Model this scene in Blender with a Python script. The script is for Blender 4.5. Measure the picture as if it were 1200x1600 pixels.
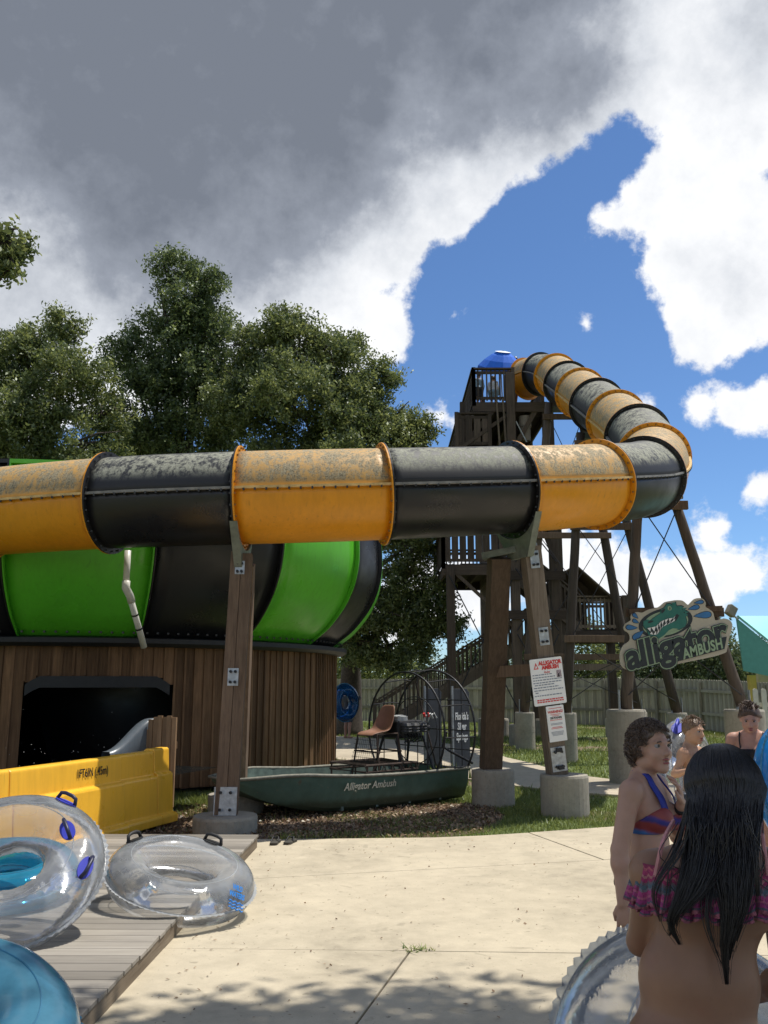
import bpy, bmesh, math, random
import numpy as np
from mathutils import Vector, Matrix, Euler
R = math.radians
for o in list(bpy.data.objects): bpy.data.objects.remove(o)
SC = bpy.context.scene
COL = SC.collection

# ------------------------------------------------------------------ camera
PITCH = math.atan(268 / 1383.0)
cam_d = bpy.data.cameras.new('camera'); cam = bpy.data.objects.new('camera', cam_d); COL.objects.link(cam)
cam.location = (0, 0, 1.7); cam.rotation_euler = (R(90) + PITCH, 0, 0)
cam_d.sensor_fit = 'VERTICAL'; cam_d.sensor_height = 24; cam_d.lens = 24 * 1383 / 1600
cam_d.clip_start = .05; cam_d.clip_end = 3000
SC.camera = cam

# ------------------------------------------------------------------ light
SUN_DIR = Vector((.36, .16, 1)).normalized()          # towards the sun
SUN_EL = math.asin(SUN_DIR.z); SUN_AZ = math.atan2(SUN_DIR.x, SUN_DIR.y)
sl = bpy.data.lights.new('sun', 'SUN'); sl.energy = 4.6; sl.angle = R(.53); sl.color = (1, .955, .88)
so = bpy.data.objects.new('sun', sl); COL.objects.link(so)
so.rotation_euler = (-SUN_DIR).to_track_quat('-Z', 'Y').to_euler(); so.location = (4, 2, 30)
SC.view_settings.view_transform = 'Standard'; SC.view_settings.look = 'None'
SC.view_settings.exposure = 0.12; SC.view_settings.gamma = 1

# ------------------------------------------------------------------ sky with cumulus
def pix_dir(u, v):
    x = (u - 600) / 1383; y = -(v - 800) / 1383
    s, c = math.sin(PITCH), math.cos(PITCH)
    return Vector((x, c - y * s, s + y * c)).normalized()

def make_world():
    w = bpy.data.worlds.new('World'); SC.world = w; w.use_nodes = True
    w.cycles.sampling_method = 'MANUAL'; w.cycles.sample_map_resolution = 512
    nt = w.node_tree; nt.nodes.clear(); N = nt.nodes.new; L = nt.links.new
    out = N('ShaderNodeOutputWorld')
    sky = N('ShaderNodeTexSky'); sky.sky_type = 'NISHITA'; sky.sun_disc = False
    sky.sun_elevation = SUN_EL; sky.sun_rotation = SUN_AZ; sky.air_density = .85; sky.dust_density = .15; sky.ozone_density = 4.5
    tint = N('ShaderNodeMix'); tint.data_type = 'RGBA'; tint.blend_type = 'MULTIPLY'; tint.inputs[0].default_value = 1
    tint.inputs[7].default_value = (.80, .96, 1.10, 1); L(sky.outputs[0], tint.inputs[6])
    bg = N('ShaderNodeBackground'); bg.inputs[1].default_value = .115; L(tint.outputs[2], bg.inputs[0])
    tc = N('ShaderNodeTexCoord')
    def math_(op, a, b=None, c=None):
        m = N('ShaderNodeMath'); m.operation = op
        for i, s in enumerate((a, b, c)):
            if s is None: continue
            if isinstance(s, (int, float)): m.inputs[i].default_value = s
            else: L(s, m.inputs[i])
        return m.outputs[0]
    # warp the direction so the cloud outlines billow
    def noise(scale, detail, rough, vec, off=0, lac=2.1):
        n = N('ShaderNodeTexNoise'); n.inputs['Scale'].default_value = scale; n.inputs['Detail'].default_value = detail
        n.inputs['Roughness'].default_value = rough; n.inputs['Lacunarity'].default_value = lac
        if off:
            ad = N('ShaderNodeVectorMath'); ad.inputs[1].default_value = (off, off * .7, -off * 1.3); L(vec, ad.inputs[0]); vec = ad.outputs[0]
        L(vec, n.inputs['Vector']); return n
    d = tc.outputs['Generated']
    n1 = noise(5.5, 3, .5, d)
    sub = N('ShaderNodeVectorMath'); sub.operation = 'SUBTRACT'; L(n1.outputs['Color'], sub.inputs[0]); sub.inputs[1].default_value = (.5, .5, .5)
    scl = N('ShaderNodeVectorMath'); scl.operation = 'SCALE'; L(sub.outputs[0], scl.inputs[0]); scl.inputs['Scale'].default_value = .075
    wd = N('ShaderNodeVectorMath'); L(d, wd.inputs[0]); L(scl.outputs[0], wd.inputs[1]); wv = wd.outputs[0]
    def blob(u, v, r):
        c = pix_dir(u, v); q = N('ShaderNodeVectorMath'); q.operation = 'DISTANCE'; L(wv, q.inputs[0]); q.inputs[1].default_value = c
        return math_('SUBTRACT', r / 1383, q.outputs['Value'])
    BIG = [(230, 30, 500), (440, 90, 360), (760, -60, 290), (560, -500, 600), (690, 180, 140), (840, 180, 100), (560, 330, 100)]
    MID = [(60, 450, 230), (330, 500, 150), (510, 470, 110), (630, 420, 45), (600, 500, 50), (960, 100, 90), (1060, 40, 130), (1180, 40, 170), (1195, 190, 90), (1160, 430, 105), (1020, 325, 72), (955, 350, 48), (1085, 300, 70), (1195, 330, 85), (1120, 495, 48), (1070, 400, 50)]
    LOW = [(1110, 905, 50), (1030, 910, 56), (1180, 900, 44), (950, 880, 60), (740, 930, 62), (720, 905, 62), (870, 900, 70), (640, 940, 80), 
           (1150, 640, 34), (1080, 636, 24), (1195, 640, 34), (680, 650, 22), (715, 685, 28), (1090, 768, 17), (1105, 820, 24), (1190, 770, 26), (715, 505, 12), (1000, 625, 18), (760, 690, 30),
           (920, 515, 12), (400, 930, 130), (100, 900, 200), (1330, 930, 120)]
    # the same kinds of cloud go on all round, beyond the picture
    rnd = random.Random(4)
    REST = []
    for k in range(14):
        a = R(50 + 260 * k / 14 + rnd.uniform(-5, 5)); e = R(rnd.uniform(4, 55)); REST.append(((math.sin(a) * math.cos(e), math.cos(a) * math.cos(e), math.sin(e)), rnd.uniform(.12, .34)))
    def mx(lst):
        acc = None
        for b in lst:
            s = blob(*b) if not isinstance(b[0], tuple) else None
            if s is None:
                q = N('ShaderNodeVectorMath'); q.operation = 'DISTANCE'; L(wv, q.inputs[0]); q.inputs[1].default_value = b[0]
                s = math_('SUBTRACT', b[1], q.outputs['Value'])
            acc = s if acc is None else math_('SMOOTH_MAX', acc, s, .03)
        return acc
    fb = noise(8.5, 8, .60, d, 3.1)
    fine = math_('MULTIPLY', math_('SUBTRACT', fb.outputs['Fac'], .5), .13)
    big, mid, low, rest = mx(BIG), mx(MID), mx(LOW), mx(REST)
    bigm = math_('MAXIMUM', big, rest)
    allm = math_('MAXIMUM', bigm, math_('MAXIMUM', mid, low))
    dens = math_('ADD', allm, fine)
    def mr(v, a, b, c=0, d_=1, smooth=True):
        m = N('ShaderNodeMapRange'); m.interpolation_type = 'SMOOTHSTEP' if smooth else 'LINEAR'
        L(v, m.inputs[0]); m.inputs[1].default_value = a; m.inputs[2].default_value = b; m.inputs[3].default_value = c; m.inputs[4].default_value = d_
        return m.outputs[0]
    alpha = mr(dens, .0, .014)
    # thick clouds are grey beneath, thin edges are white
    soft = noise(2.6, 5, .52, d, 7.7)
    softv = math_('MULTIPLY', math_('SUBTRACT', soft.outputs['Fac'], .5), .34)
    med = noise(13, 5, .62, d, 1.7)
    medv = math_('MULTIPLY', math_('SUBTRACT', med.outputs['Fac'], .5), .13)
    thick = mr(math_('ADD', math_('ADD', bigm, softv), medv), -.005, .25)
    thick2 = mr(math_('ADD', math_('ADD', math_('MAXIMUM', mid, low), math_('MULTIPLY', softv, .35)), medv), .02, .16, 0, .44)
    bil = noise(24, 5, .6, d, 5.5); shade = math_('ADD', math_('MAXIMUM', thick, thick2), math_('MULTIPLY', math_('SUBTRACT', .56, bil.outputs['Fac']), .42))
    ramp = N('ShaderNodeValToRGB'); L(shade, ramp.inputs[0])
    e = ramp.color_ramp.elements; e[0].position = 0; e[0].color = (.95, .96, .98, 1); e[1].position = 1; e[1].color = (.185, .208, .255, 1)
    e.new(.35).color = (.66, .69, .74, 1); e.new(.68).color = (.31, .34, .40, 1)
    cb = N('ShaderNodeBackground'); L(ramp.outputs[0], cb.inputs[0]); cb.inputs[1].default_value = 1.0
    mix = N('ShaderNodeMixShader'); L(alpha, mix.inputs[0]); L(bg.outputs[0], mix.inputs[1]); L(cb.outputs[0], mix.inputs[2])
    L(mix.outputs[0], out.inputs[0])
make_world()

# ------------------------------------------------------------------ helpers
ORG = {}
def org(o): return ORG.get(o.name, Vector((0, 0, 0))) if o else Vector((0, 0, 0))
def tag(o, label=None, cat=None, group=None, kind=None):
    if label: o['label'] = label
    if cat: o['category'] = cat
    if group: o['group'] = group
    if kind: o['kind'] = kind
    return o
def thing(name, label, cat, loc=(0, 0, 0), group=None):
    o = bpy.data.objects.new(name, None); COL.objects.link(o); o.location = loc; o.empty_display_size = .2
    ORG[o.name] = Vector(loc); return tag(o, label, cat, group)
def link(name, me, mat, parent=None, smooth=False, bevel=0, kind=None):
    if mat is not None: me.materials.append(mat)
    if smooth and len(me.polygons): me.polygons.foreach_set('use_smooth', np.ones(len(me.polygons), bool))
    o = bpy.data.objects.new(name, me); COL.objects.link(o)
    if parent: o.parent = parent
    ORG[o.name] = org(parent)
    if bevel:
        b = o.modifiers.new('edge', 'BEVEL'); b.width = bevel; b.segments = 2; b.limit_method = 'ANGLE'; b.angle_limit = R(40)
    if kind: o['kind'] = kind
    return o
def V(*a): return Vector(a)
class MB:
    def __init__(s): s.v = []; s.f = []
    def add(s, vs, fs):
        n = len(s.v); s.v += [tuple(p) for p in vs]; s.f += [tuple(i + n for i in f) for f in fs]; return s
    def box(s, c, d, rz=0, rot=None):
        M = rot if rot is not None else Matrix.Rotation(rz, 3, 'Z'); c = Vector(c); x, y, z = d[0] / 2, d[1] / 2, d[2] / 2
        vs = [c + M @ Vector((i * x, j * y, k * z)) for i in (-1, 1) for j in (-1, 1) for k in (-1, 1)]
        return s.add(vs, [(0, 1, 3, 2), (4, 6, 7, 5), (0, 4, 5, 1), (2, 3, 7, 6), (0, 2, 6, 4), (1, 5, 7, 3)])
    def beam(s, a, b, w, h, up=(0, 0, 1), w1=None, h1=None):
        a, b = Vector(a), Vector(b); t = (b - a).normalized(); up = Vector(up)
        if abs(t.dot(up)) > .99: up = Vector((0, 1, 0))
        sx = t.cross(up).normalized(); sy = sx.cross(t).normalized(); w1 = w1 or w; h1 = h1 or h
        vs = [a - sx * w / 2 - sy * h / 2, a + sx * w / 2 - sy * h / 2, a + sx * w / 2 + sy * h / 2, a - sx * w / 2 + sy * h / 2,
              b - sx * w1 / 2 - sy * h1 / 2, b + sx * w1 / 2 - sy * h1 / 2, b + sx * w1 / 2 + sy * h1 / 2, b - sx * w1 / 2 + sy * h1 / 2]
        return s.add(vs, [(3, 2, 1, 0), (4, 5, 6, 7), (0, 1, 5, 4), (1, 2, 6, 5), (2, 3, 7, 6), (3, 0, 4, 7)])
    def tube(s, pts, r, n=8, cap=True, closed=False, twist=None):
        pts = [Vector(p) for p in pts]; m = len(pts); rs = r if isinstance(r, (list, tuple)) else [r] * m
        ref = None; vs = []; fs = []
        for i, p in enumerate(pts):
            if closed: t = (pts[(i + 1) % m] - pts[i - 1]).normalized()
            else: t = (pts[min(i + 1, m - 1)] - pts[max(i - 1, 0)]).normalized()
            if ref is None:
                ref = t.orthogonal().normalized() if abs(t.z) > .95 else t.cross(Vector((0, 0, 1))).normalized()
            ref = (ref - t * ref.dot(t)).normalized(); bi = t.cross(ref)
            for k in range(n):
                a = 2 * math.pi * k / n; vs.append(p + (ref * math.cos(a) + bi * math.sin(a)) * rs[i])
        for i in range(m if closed else m - 1):
            j = (i + 1) % m
            for k in range(n):
                k2 = (k + 1) % n; fs.append((i * n + k, i * n + k2, j * n + k2, j * n + k))
        if cap and not closed: fs.append(tuple(range(n))[::-1]); fs.append(tuple((m - 1) * n + k for k in range(n)))
        return s.add(vs, fs)
    def rod(s, a, b, r, n=8, r1=None): return s.tube([a, b], [r, r1 if r1 is not None else r], n)
    def cyl(s, c, r, h, n=24, r1=None):
        c = Vector(c); return s.tube([c, c + Vector((0, 0, h))], [r, r if r1 is None else r1], n)
    def lathe(s, c, prof, n=32, cap=True):
        c = Vector(c); vs = []; fs = []; m = len(prof)
        for r, z in prof:
            for k in range(n):
                a = 2 * math.pi * k / n; vs.append(c + Vector((r * math.cos(a), r * math.sin(a), z)))
        for i in range(m - 1):
            for k in range(n):
                k2 = (k + 1) % n; fs.append((i * n + k, i * n + k2, (i + 1) * n + k2, (i + 1) * n + k))
        if cap: fs.append(tuple(range(n))[::-1]); fs.append(tuple((m - 1) * n + k for k in range(n)))
        return s.add(vs, fs)
    def prism(s, poly, o, ux, uy, th):           # polygon in the plane (ux, uy) at o, thickened backwards
        o, ux, uy = Vector(o), Vector(ux), Vector(uy); nrm = ux.cross(uy).normalized(); n = len(poly)
        fr = [o + ux * p[0] + uy * p[1] for p in poly]; bk = [p - nrm * th for p in fr]
        fs = [tuple(range(n)), tuple(range(2 * n - 1, n - 1, -1))] + [(i, i + n, (i + 1) % n + n, (i + 1) % n) for i in range(n)]
        return s.add(fr + bk, fs)
    def grid(s, P, closed_u=False, closed_v=False):   # P[i][j] points
        m, n = len(P), len(P[0]); vs = [p for row in P for p in row]; fs = []
        for i in range(m if closed_u else m - 1):
            for j in range(n if closed_v else n - 1):
                i2, j2 = (i + 1) % m, (j + 1) % n; fs.append((i * n + j, i * n + j2, i2 * n + j2, i2 * n + j))
        return s.add(vs, fs)
    def build(s, name, mat, parent=None, smooth=False, bevel=0, kind=None, fix=True):
        o0 = org(parent); me = bpy.data.meshes.new(name)
        me.from_pydata([(p[0] - o0.x, p[1] - o0.y, p[2] - o0.z) for p in s.v], [], s.f)
        if fix:
            bm = bmesh.new(); bm.from_mesh(me); bmesh.ops.recalc_face_normals(bm, faces=bm.faces); bm.to_mesh(me); bm.free()
        me.update(); ob = link(name, me, mat, parent, smooth, bevel, kind)
        return ob
def arr_mesh(name, verts, faces, mat, parent=None, smooth=False, kind=None, col=None, per=4):
    """quick mesh from numpy arrays; faces (n, per)"""
    o0 = org(parent); verts = np.asarray(verts, np.float32) - np.array(o0, np.float32); faces = np.asarray(faces, np.int32)
    me = bpy.data.meshes.new(name); me.vertices.add(len(verts)); me.vertices.foreach_set('co', verts.ravel())
    me.loops.add(faces.size); me.loops.foreach_set('vertex_index', faces.ravel())
    me.polygons.add(len(faces)); me.polygons.foreach_set('loop_start', np.arange(0, faces.size, per, dtype=np.int32))
    if col is not None:
        a = me.attributes.new('tone', 'FLOAT', 'FACE'); a.data.foreach_set('value', np.asarray(col, np.float32))
    me.update(calc_edges=True); me.validate()
    return link(name, me, mat, parent, smooth, 0, kind)
def copy_tree(o, parent=None):
    c = o.copy(); COL.objects.link(c); c.parent = parent
    for ch in list(o.children): copy_tree(ch, c)
    return c
def catmull(P, n):
    P = [Vector(p) for p in P]; out = []
    Q = [P[0] * 2 - P[1]] + P + [P[-1] * 2 - P[-2]]
    for i in range(1, len(Q) - 2):
        for k in range(n):
            t = k / n; a, b, c, d = Q[i - 1], Q[i], Q[i + 1], Q[i + 2]
            out.append(.5 * ((2 * b) + (c - a) * t + (2 * a - 5 * b + 4 * c - d) * t * t + (3 * b - a - 3 * c + d) * t ** 3))
    out.append(P[-1]); return out
def text_mesh(name, body, size, o, ux, uy, mat, parent=None, shear=0, offset=0, depth=.002, align='CENTER', space=1.0, sx=1.0, fit=None):
    """flat lettering standing in the plane (ux, uy)"""
    cu = bpy.data.curves.new(name, 'FONT'); cu.body = body; cu.size = size; cu.shear = shear; cu.offset = offset; cu.extrude = depth / 2
    cu.align_x = align; cu.align_y = 'CENTER'; cu.space_character = space; cu.resolution_u = 4
    t = bpy.data.objects.new('t', cu); COL.objects.link(t)
    dg = bpy.context.evaluated_depsgraph_get(); me = bpy.data.meshes.new_from_object(t.evaluated_get(dg)); bpy.data.objects.remove(t)
    if fit:
        xs = [v.co.x for v in me.vertices]; sx = fit / (max(xs) - min(xs)); cx_ = (max(xs) + min(xs)) / 2
        for v in me.vertices: v.co.x -= cx_
    ux, uy = Vector(ux).normalized(), Vector(uy).normalized(); nz = ux.cross(uy); o = Vector(o) - org(parent)
    M = Matrix(((ux.x * sx, uy.x, nz.x, o.x), (ux.y * sx, uy.y, nz.y, o.y), (ux.z * sx, uy.z, nz.z, o.z), (0, 0, 0, 1))); me.transform(M)
    me.materials.clear(); me.name = name
    return link(name, me, mat, parent)

# ------------------------------------------------------------------ materials
def new_mat(name):
    m = bpy.data.materials.new(name); m.use_nodes = True; nt = m.node_tree; b = nt.nodes['Principled BSDF']; return m, nt, b
def nn(nt, t, **kw):
    n = nt.nodes.new(t)
    for k, v in kw.items(): setattr(n, k, v)
    return n
def c4(c): return (c[0], c[1], c[2], 1)
def coords(nt, kind='Object', scale=(1, 1, 1)):
    tc = nn(nt, 'ShaderNodeTexCoord'); mp = nn(nt, 'ShaderNodeMapping'); mp.inputs['Scale'].default_value = scale
    nt.links.new(tc.outputs[kind], mp.inputs[0]); return mp.outputs[0]
def noise(nt, vec, scale, detail=4, rough=.55, dist=0):
    n = nn(nt, 'ShaderNodeTexNoise'); n.inputs['Scale'].default_value = scale; n.inputs['Detail'].default_value = detail
    n.inputs['Roughness'].default_value = rough; n.inputs['Distortion'].default_value = dist
    nt.links.new(vec, n.inputs['Vector']); return n.outputs['Fac']
def ramp(nt, fac, stops):
    r = nn(nt, 'ShaderNodeValToRGB'); e = r.color_ramp.elements
    e[0].position, e[0].color = stops[0][0], c4(stops[0][1]); e[1].position, e[1].color = stops[-1][0], c4(stops[-1][1])
    for p, c in stops[1:-1]: e.new(p).color = c4(c)
    nt.links.new(fac, r.inputs[0]); return r.outputs[0]
def mixc(nt, fac, a, b, mode='MIX'):
    m = nn(nt, 'ShaderNodeMix', data_type='RGBA', blend_type=mode)
    for i, s in ((0, fac), (6, a), (7, b)):
        if isinstance(s, (int, float)): m.inputs[i].default_value = s
        elif isinstance(s, tuple): m.inputs[i].default_value = c4(s)
        else: nt.links.new(s, m.inputs[i])
    return m.outputs[2]
def fmath(nt, op, a, b=0.0, clamp=False):
    m = nn(nt, 'ShaderNodeMath', operation=op); m.use_clamp = clamp
    for i, s in ((0, a), (1, b)):
        if isinstance(s, (int, float)): m.inputs[i].default_value = s
        else: nt.links.new(s, m.inputs[i])
    return m.outputs[0]
def mrange(nt, v, a, b, c=0., d=1.):
    m = nn(nt, 'ShaderNodeMapRange', interpolation_type='SMOOTHSTEP'); nt.links.new(v, m.inputs[0])
    for i, x in enumerate((a, b, c, d)): m.inputs[i + 1].default_value = x
    return m.outputs[0]
def bump(nt, b, h, strength=.3, dist=.01):
    n = nn(nt, 'ShaderNodeBump'); n.inputs['Strength'].default_value = strength; n.inputs['Distance'].default_value = dist
    nt.links.new(h, n.inputs['Height']); nt.links.new(n.outputs[0], b.inputs['Normal'])
def plain(name, c, rough=.5, metal=0, spec=.5, vary=.15, scale=9, bmp=0.0, coat=0):
    m, nt, b = new_mat(name); v = coords(nt)
    f = noise(nt, v, scale, 6, .6)
    c0 = tuple(x * (1 - vary) for x in c); c1 = tuple(min(1, x * (1 + vary)) for x in c)
    nt.links.new(ramp(nt, f, [(.3, c0), (.7, c1)]), b.inputs['Base Color'])
    b.inputs['Roughness'].default_value = rough; b.inputs['Metallic'].default_value = metal; b.inputs['Specular IOR Level'].default_value = spec
    b.inputs['Coat Weight'].default_value = coat
    if bmp: bump(nt, b, noise(nt, v, scale * 6, 4), bmp, .004)
    return m
def wood(name, dark, light, axis='Z', rough=.8, grain=28, bmp=.35):
    m, nt, b = new_mat(name)
    oi = nn(nt, 'ShaderNodeObjectInfo'); tc = nn(nt, 'ShaderNodeTexCoord')
    off = nn(nt, 'ShaderNodeVectorMath', operation='SCALE'); comb = nn(nt, 'ShaderNodeCombineXYZ')
    for i in range(3): nt.links.new(oi.outputs['Random'], comb.inputs[i])
    nt.links.new(comb.outputs[0], off.inputs[0]); off.inputs['Scale'].default_value = 37.
    ad = nn(nt, 'ShaderNodeVectorMath'); nt.links.new(tc.outputs['Object'], ad.inputs[0]); nt.links.new(off.outputs[0], ad.inputs[1])
    mp = nn(nt, 'ShaderNodeMapping'); sc = {'X': (.06, 1, 1), 'Y': (1, .06, 1), 'Z': (1, 1, .06)}[axis]; mp.inputs['Scale'].default_value = sc
    nt.links.new(ad.outputs[0], mp.inputs[0])
    g = noise(nt, mp.outputs[0], grain, 8, .65, .6); big = noise(nt, ad.outputs[0], 1.3, 4, .6)
    f = fmath(nt, 'ADD', fmath(nt, 'MULTIPLY', g, .65), fmath(nt, 'MULTIPLY', big, .35))
    col = ramp(nt, f, [(.32, dark), (.68, light)])
    hs = nn(nt, 'ShaderNodeHueSaturation'); nt.links.new(col, hs.inputs['Color'])
    nt.links.new(mrange(nt, oi.outputs['Random'], 0, 1, .68, 1.28), hs.inputs['Value'])
    nt.links.new(hs.outputs[0], b.inputs['Base Color']); b.inputs['Roughness'].default_value = rough; b.inputs['Specular IOR Level'].default_value = .25
    bump(nt, b, g, bmp, .006); return m
def gelcoat(name, c, dirt=None, rough=.32, band=None, amount=1.0):
    """fibreglass; dirt = lichen and soot that has settled on the upper side"""
    m, nt, b = new_mat(name); v = coords(nt)
    f = noise(nt, v, 1.6, 5, .6); big = noise(nt, coords(nt, 'Object', (5, 5, .55)), 3, 6, .65)
    col = ramp(nt, fmath(nt, 'ADD', fmath(nt, 'MULTIPLY', f, .5), fmath(nt, 'MULTIPLY', big, .5)), [(.3, tuple(x * .82 for x in c)), (.7, tuple(min(1, x * 1.1) for x in c))])
    b.inputs['Roughness'].default_value = rough
    if dirt:
        geo = nn(nt, 'ShaderNodeNewGeometry'); sep = nn(nt, 'ShaderNodeSeparateXYZ'); nt.links.new(geo.outputs['Normal'], sep.inputs[0])
        lo, hi = band
        zone = mrange(nt, sep.outputs[2], lo, hi)
        if len(dirt) > 2: zone = fmath(nt, 'MULTIPLY', zone, mrange(nt, sep.outputs[2], dirt[2], dirt[2] + .14, 1, 0))
        sp = noise(nt, v, 34, 8, .72); pat = noise(nt, v, 6, 6, .65); st = noise(nt, coords(nt, 'Object', (9, 9, .8)), 2.2, 5, .6)
        k = fmath(nt, 'ADD', fmath(nt, 'ADD', fmath(nt, 'MULTIPLY', sp, .55), fmath(nt, 'MULTIPLY', pat, .6)), fmath(nt, 'MULTIPLY', st, .6))
        k = fmath(nt, 'MULTIPLY', mrange(nt, k, .74, .96), fmath(nt, 'MULTIPLY', zone, amount), True)
        dc = ramp(nt, noise(nt, v, 55, 5, .7), [(.35, dirt[0]), (.62, dirt[1])])
        col = mixc(nt, k, col, dc)
        rr = mrange(nt, k, 0, 1, rough, .85); nt.links.new(rr, b.inputs['Roughness'])
        bump(nt, b, sp, .07, .004)
    else:
        run = noise(nt, coords(nt, 'Object', (14, 14, .7)), 1.6, 5, .6); patch = noise(nt, v, 1.1, 4, .6)      # faint run-down streaks and faded patches
        col = mixc(nt, fmath(nt, 'MULTIPLY', mrange(nt, run, .56, .72, 0, .42), mrange(nt, patch, .4, .6), True), col, tuple(x * .38 + .012 for x in c))
        nt.links.new(mrange(nt, patch, .3, .7, rough * .8, min(1, rough * 1.7)), b.inputs['Roughness'])
        bump(nt, b, noise(nt, v, 4, 3), .10, .02)
    nt.links.new(col, b.inputs['Base Color']); return m
def leafmat(name, dark, light, trans=.35):
    m, nt, b = new_mat(name); nt.nodes.remove(b); out = nt.nodes['Material Output']
    at = nn(nt, 'ShaderNodeAttribute', attribute_name='tone'); col = ramp(nt, at.outputs['Fac'], [(0, dark), (1, light)])
    d = nn(nt, 'ShaderNodeBsdfDiffuse'); t = nn(nt, 'ShaderNodeBsdfTranslucent'); g = nn(nt, 'ShaderNodeBsdfGlossy'); g.inputs['Roughness'].default_value = .45
    g.inputs['Color'].default_value = (.8, .85, .8, 1)
    nt.links.new(col, d.inputs[0]); hs = nn(nt, 'ShaderNodeHueSaturation'); hs.inputs['Hue'].default_value = .485; hs.inputs['Value'].default_value = 1.35; nt.links.new(col, hs.inputs['Color']); nt.links.new(hs.outputs[0], t.inputs[0])
    m1 = nn(nt, 'ShaderNodeMixShader'); m1.inputs[0].default_value = trans; nt.links.new(d.outputs[0], m1.inputs[1]); nt.links.new(t.outputs[0], m1.inputs[2])
    m2 = nn(nt, 'ShaderNodeMixShader'); m2.inputs[0].default_value = .05; nt.links.new(m1.outputs[0], m2.inputs[1]); nt.links.new(g.outputs[0], m2.inputs[2])
    nt.links.new(m2.outputs[0], out.inputs[0]); return m
def vinyl(name, tint, clear=.8, haze=(.8, .85, .88), rough=.09):
    """thin inflated vinyl film: mostly see-through, glossy at grazing angles, a little milky"""
    m, nt, b = new_mat(name); nt.nodes.remove(b); out = nt.nodes['Material Output']; v = coords(nt)
    bp = nn(nt, 'ShaderNodeBump'); bp.inputs['Strength'].default_value = .25; bp.inputs['Distance'].default_value = .02
    nt.links.new(noise(nt, v, 7, 4, .55), bp.inputs['Height'])
    tr = nn(nt, 'ShaderNodeBsdfTransparent'); tr.inputs[0].default_value = c4(tint)
    df = nn(nt, 'ShaderNodeBsdfDiffuse'); df.inputs[0].default_value = c4(haze); tl = nn(nt, 'ShaderNodeBsdfTranslucent'); tl.inputs[0].default_value = c4(haze)
    mm = nn(nt, 'ShaderNodeMixShader'); mm.inputs[0].default_value = .5; nt.links.new(df.outputs[0], mm.inputs[1]); nt.links.new(tl.outputs[0], mm.inputs[2])
    lw = nn(nt, 'ShaderNodeLayerWeight'); lw.inputs[0].default_value = .42
    hz = fmath(nt, 'ADD', fmath(nt, 'MULTIPLY', lw.outputs['Facing'], .30), 1 - clear, True)
    wear = fmath(nt, 'MULTIPLY', hz, mrange(nt, noise(nt, v, 3.5, 6, .6), .3, .7, .7, 1.3), True)
    m1 = nn(nt, 'ShaderNodeMixShader'); nt.links.new(wear, m1.inputs[0]); nt.links.new(tr.outputs[0], m1.inputs[1]); nt.links.new(mm.outputs[0], m1.inputs[2])
    gl = nn(nt, 'ShaderNodeBsdfGlossy'); gl.inputs['Roughness'].default_value = rough; nt.links.new(bp.outputs[0], gl.inputs['Normal'])
    fr = nn(nt, 'ShaderNodeFresnel'); fr.inputs[0].default_value = 1.5; nt.links.new(bp.outputs[0], fr.inputs['Normal'])
    m2 = nn(nt, 'ShaderNodeMixShader'); nt.links.new(fr.outputs[0], m2.inputs[0]); nt.links.new(m1.outputs[0], m2.inputs[1]); nt.links.new(gl.outputs[0], m2.inputs[2])
    nt.links.new(m2.outputs[0], out.inputs[0]); return m
M = {}
M['black_gel'] = gelcoat('black_gelcoat', (.014, .014, .016), rough=.30)
M['black_dirty'] = gelcoat('black_gelcoat_lichen', (.02, .02, .023), ((.20, .20, .145), (.36, .36, .29), .84), .58, (.22, .50), 1.0)
M['yellow_gel'] = gelcoat('amber_gelcoat', (.74, .30, .012), rough=.3)
M['yellow_dirty'] = gelcoat('amber_gelcoat_lichen', (.58, .33, .09), ((.10, .085, .05), (.46, .38, .24)), .5, (-.25, .2), 1.0)
M['green_gel'] = gelcoat('green_gelcoat', (.11, .50, .028), rough=.28)
M['trough'] = gelcoat('yellow_gelcoat_trough', (.95, .50, .04), rough=.3)
M['grey_gel'] = gelcoat('grey_gelcoat', (.12, .14, .16), rough=.3)
M['plank'] = wood('cedar_plank', (.085, .046, .023), (.25, .14, .072))
M['post'] = wood('treated_post', (.085, .056, .038), (.20, .138, .093))
M['post_grey'] = wood('pale_post', (.14, .105, .075), (.36, .29, .22))  # paler, greyer wood than the other posts
M['tower'] = wood('tower_timber', (.042, .032, .024), (.115, .088, .065))
M['tower_light'] = wood('tower_timber_bleached', (.20, .17, .14), (.40, .36, .31))
M['tower_h'] = wood('tower_timber_flat', (.032, .024, .018), (.085, .064, .047), axis='X')
M['pole'] = wood('round_pole', (.05, .039, .031), (.125, .098, .078))
M['deckboard'] = wood('composite_board', (.20, .18, .15), (.33, .30, .255), axis='X', grain=18, bmp=.2)
M['fence'] = wood('fence_board', (.22, .20, .15), (.40, .37, .29))
M['seam_y'] = plain('seam_cream', (.62, .42, .16), .5, vary=.3)
M['seam_b'] = plain('seam_grey', (.22, .21, .19), .5, vary=.4)
M['slat'] = wood('lit_slat', (.16, .095, .05), (.36, .23, .13))
M['joist'] = wood('joist', (.12, .09, .06), (.26, .21, .15), axis='Y')
M['galv'] = plain('galvanised_steel', (.40, .42, .43), .5, .7, vary=.3, scale=14)
M['green_steel'] = plain('grey_green_steel', (.16, .18, .15), .55, .2, vary=.3)
M['steel_dark'] = plain('dark_steel', (.03, .03, .032), .5, .5, vary=.3)
M['rust'] = plain('rusty_steel', (.06, .04, .03), .8, .2, vary=.5, scale=20)
M['bolt_yellow'] = plain('bolt_brown', (.28, .13, .03), .6, .2)
M['bolt_black'] = plain('bolt_dark', (.06, .06, .06), .5, .5)
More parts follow.
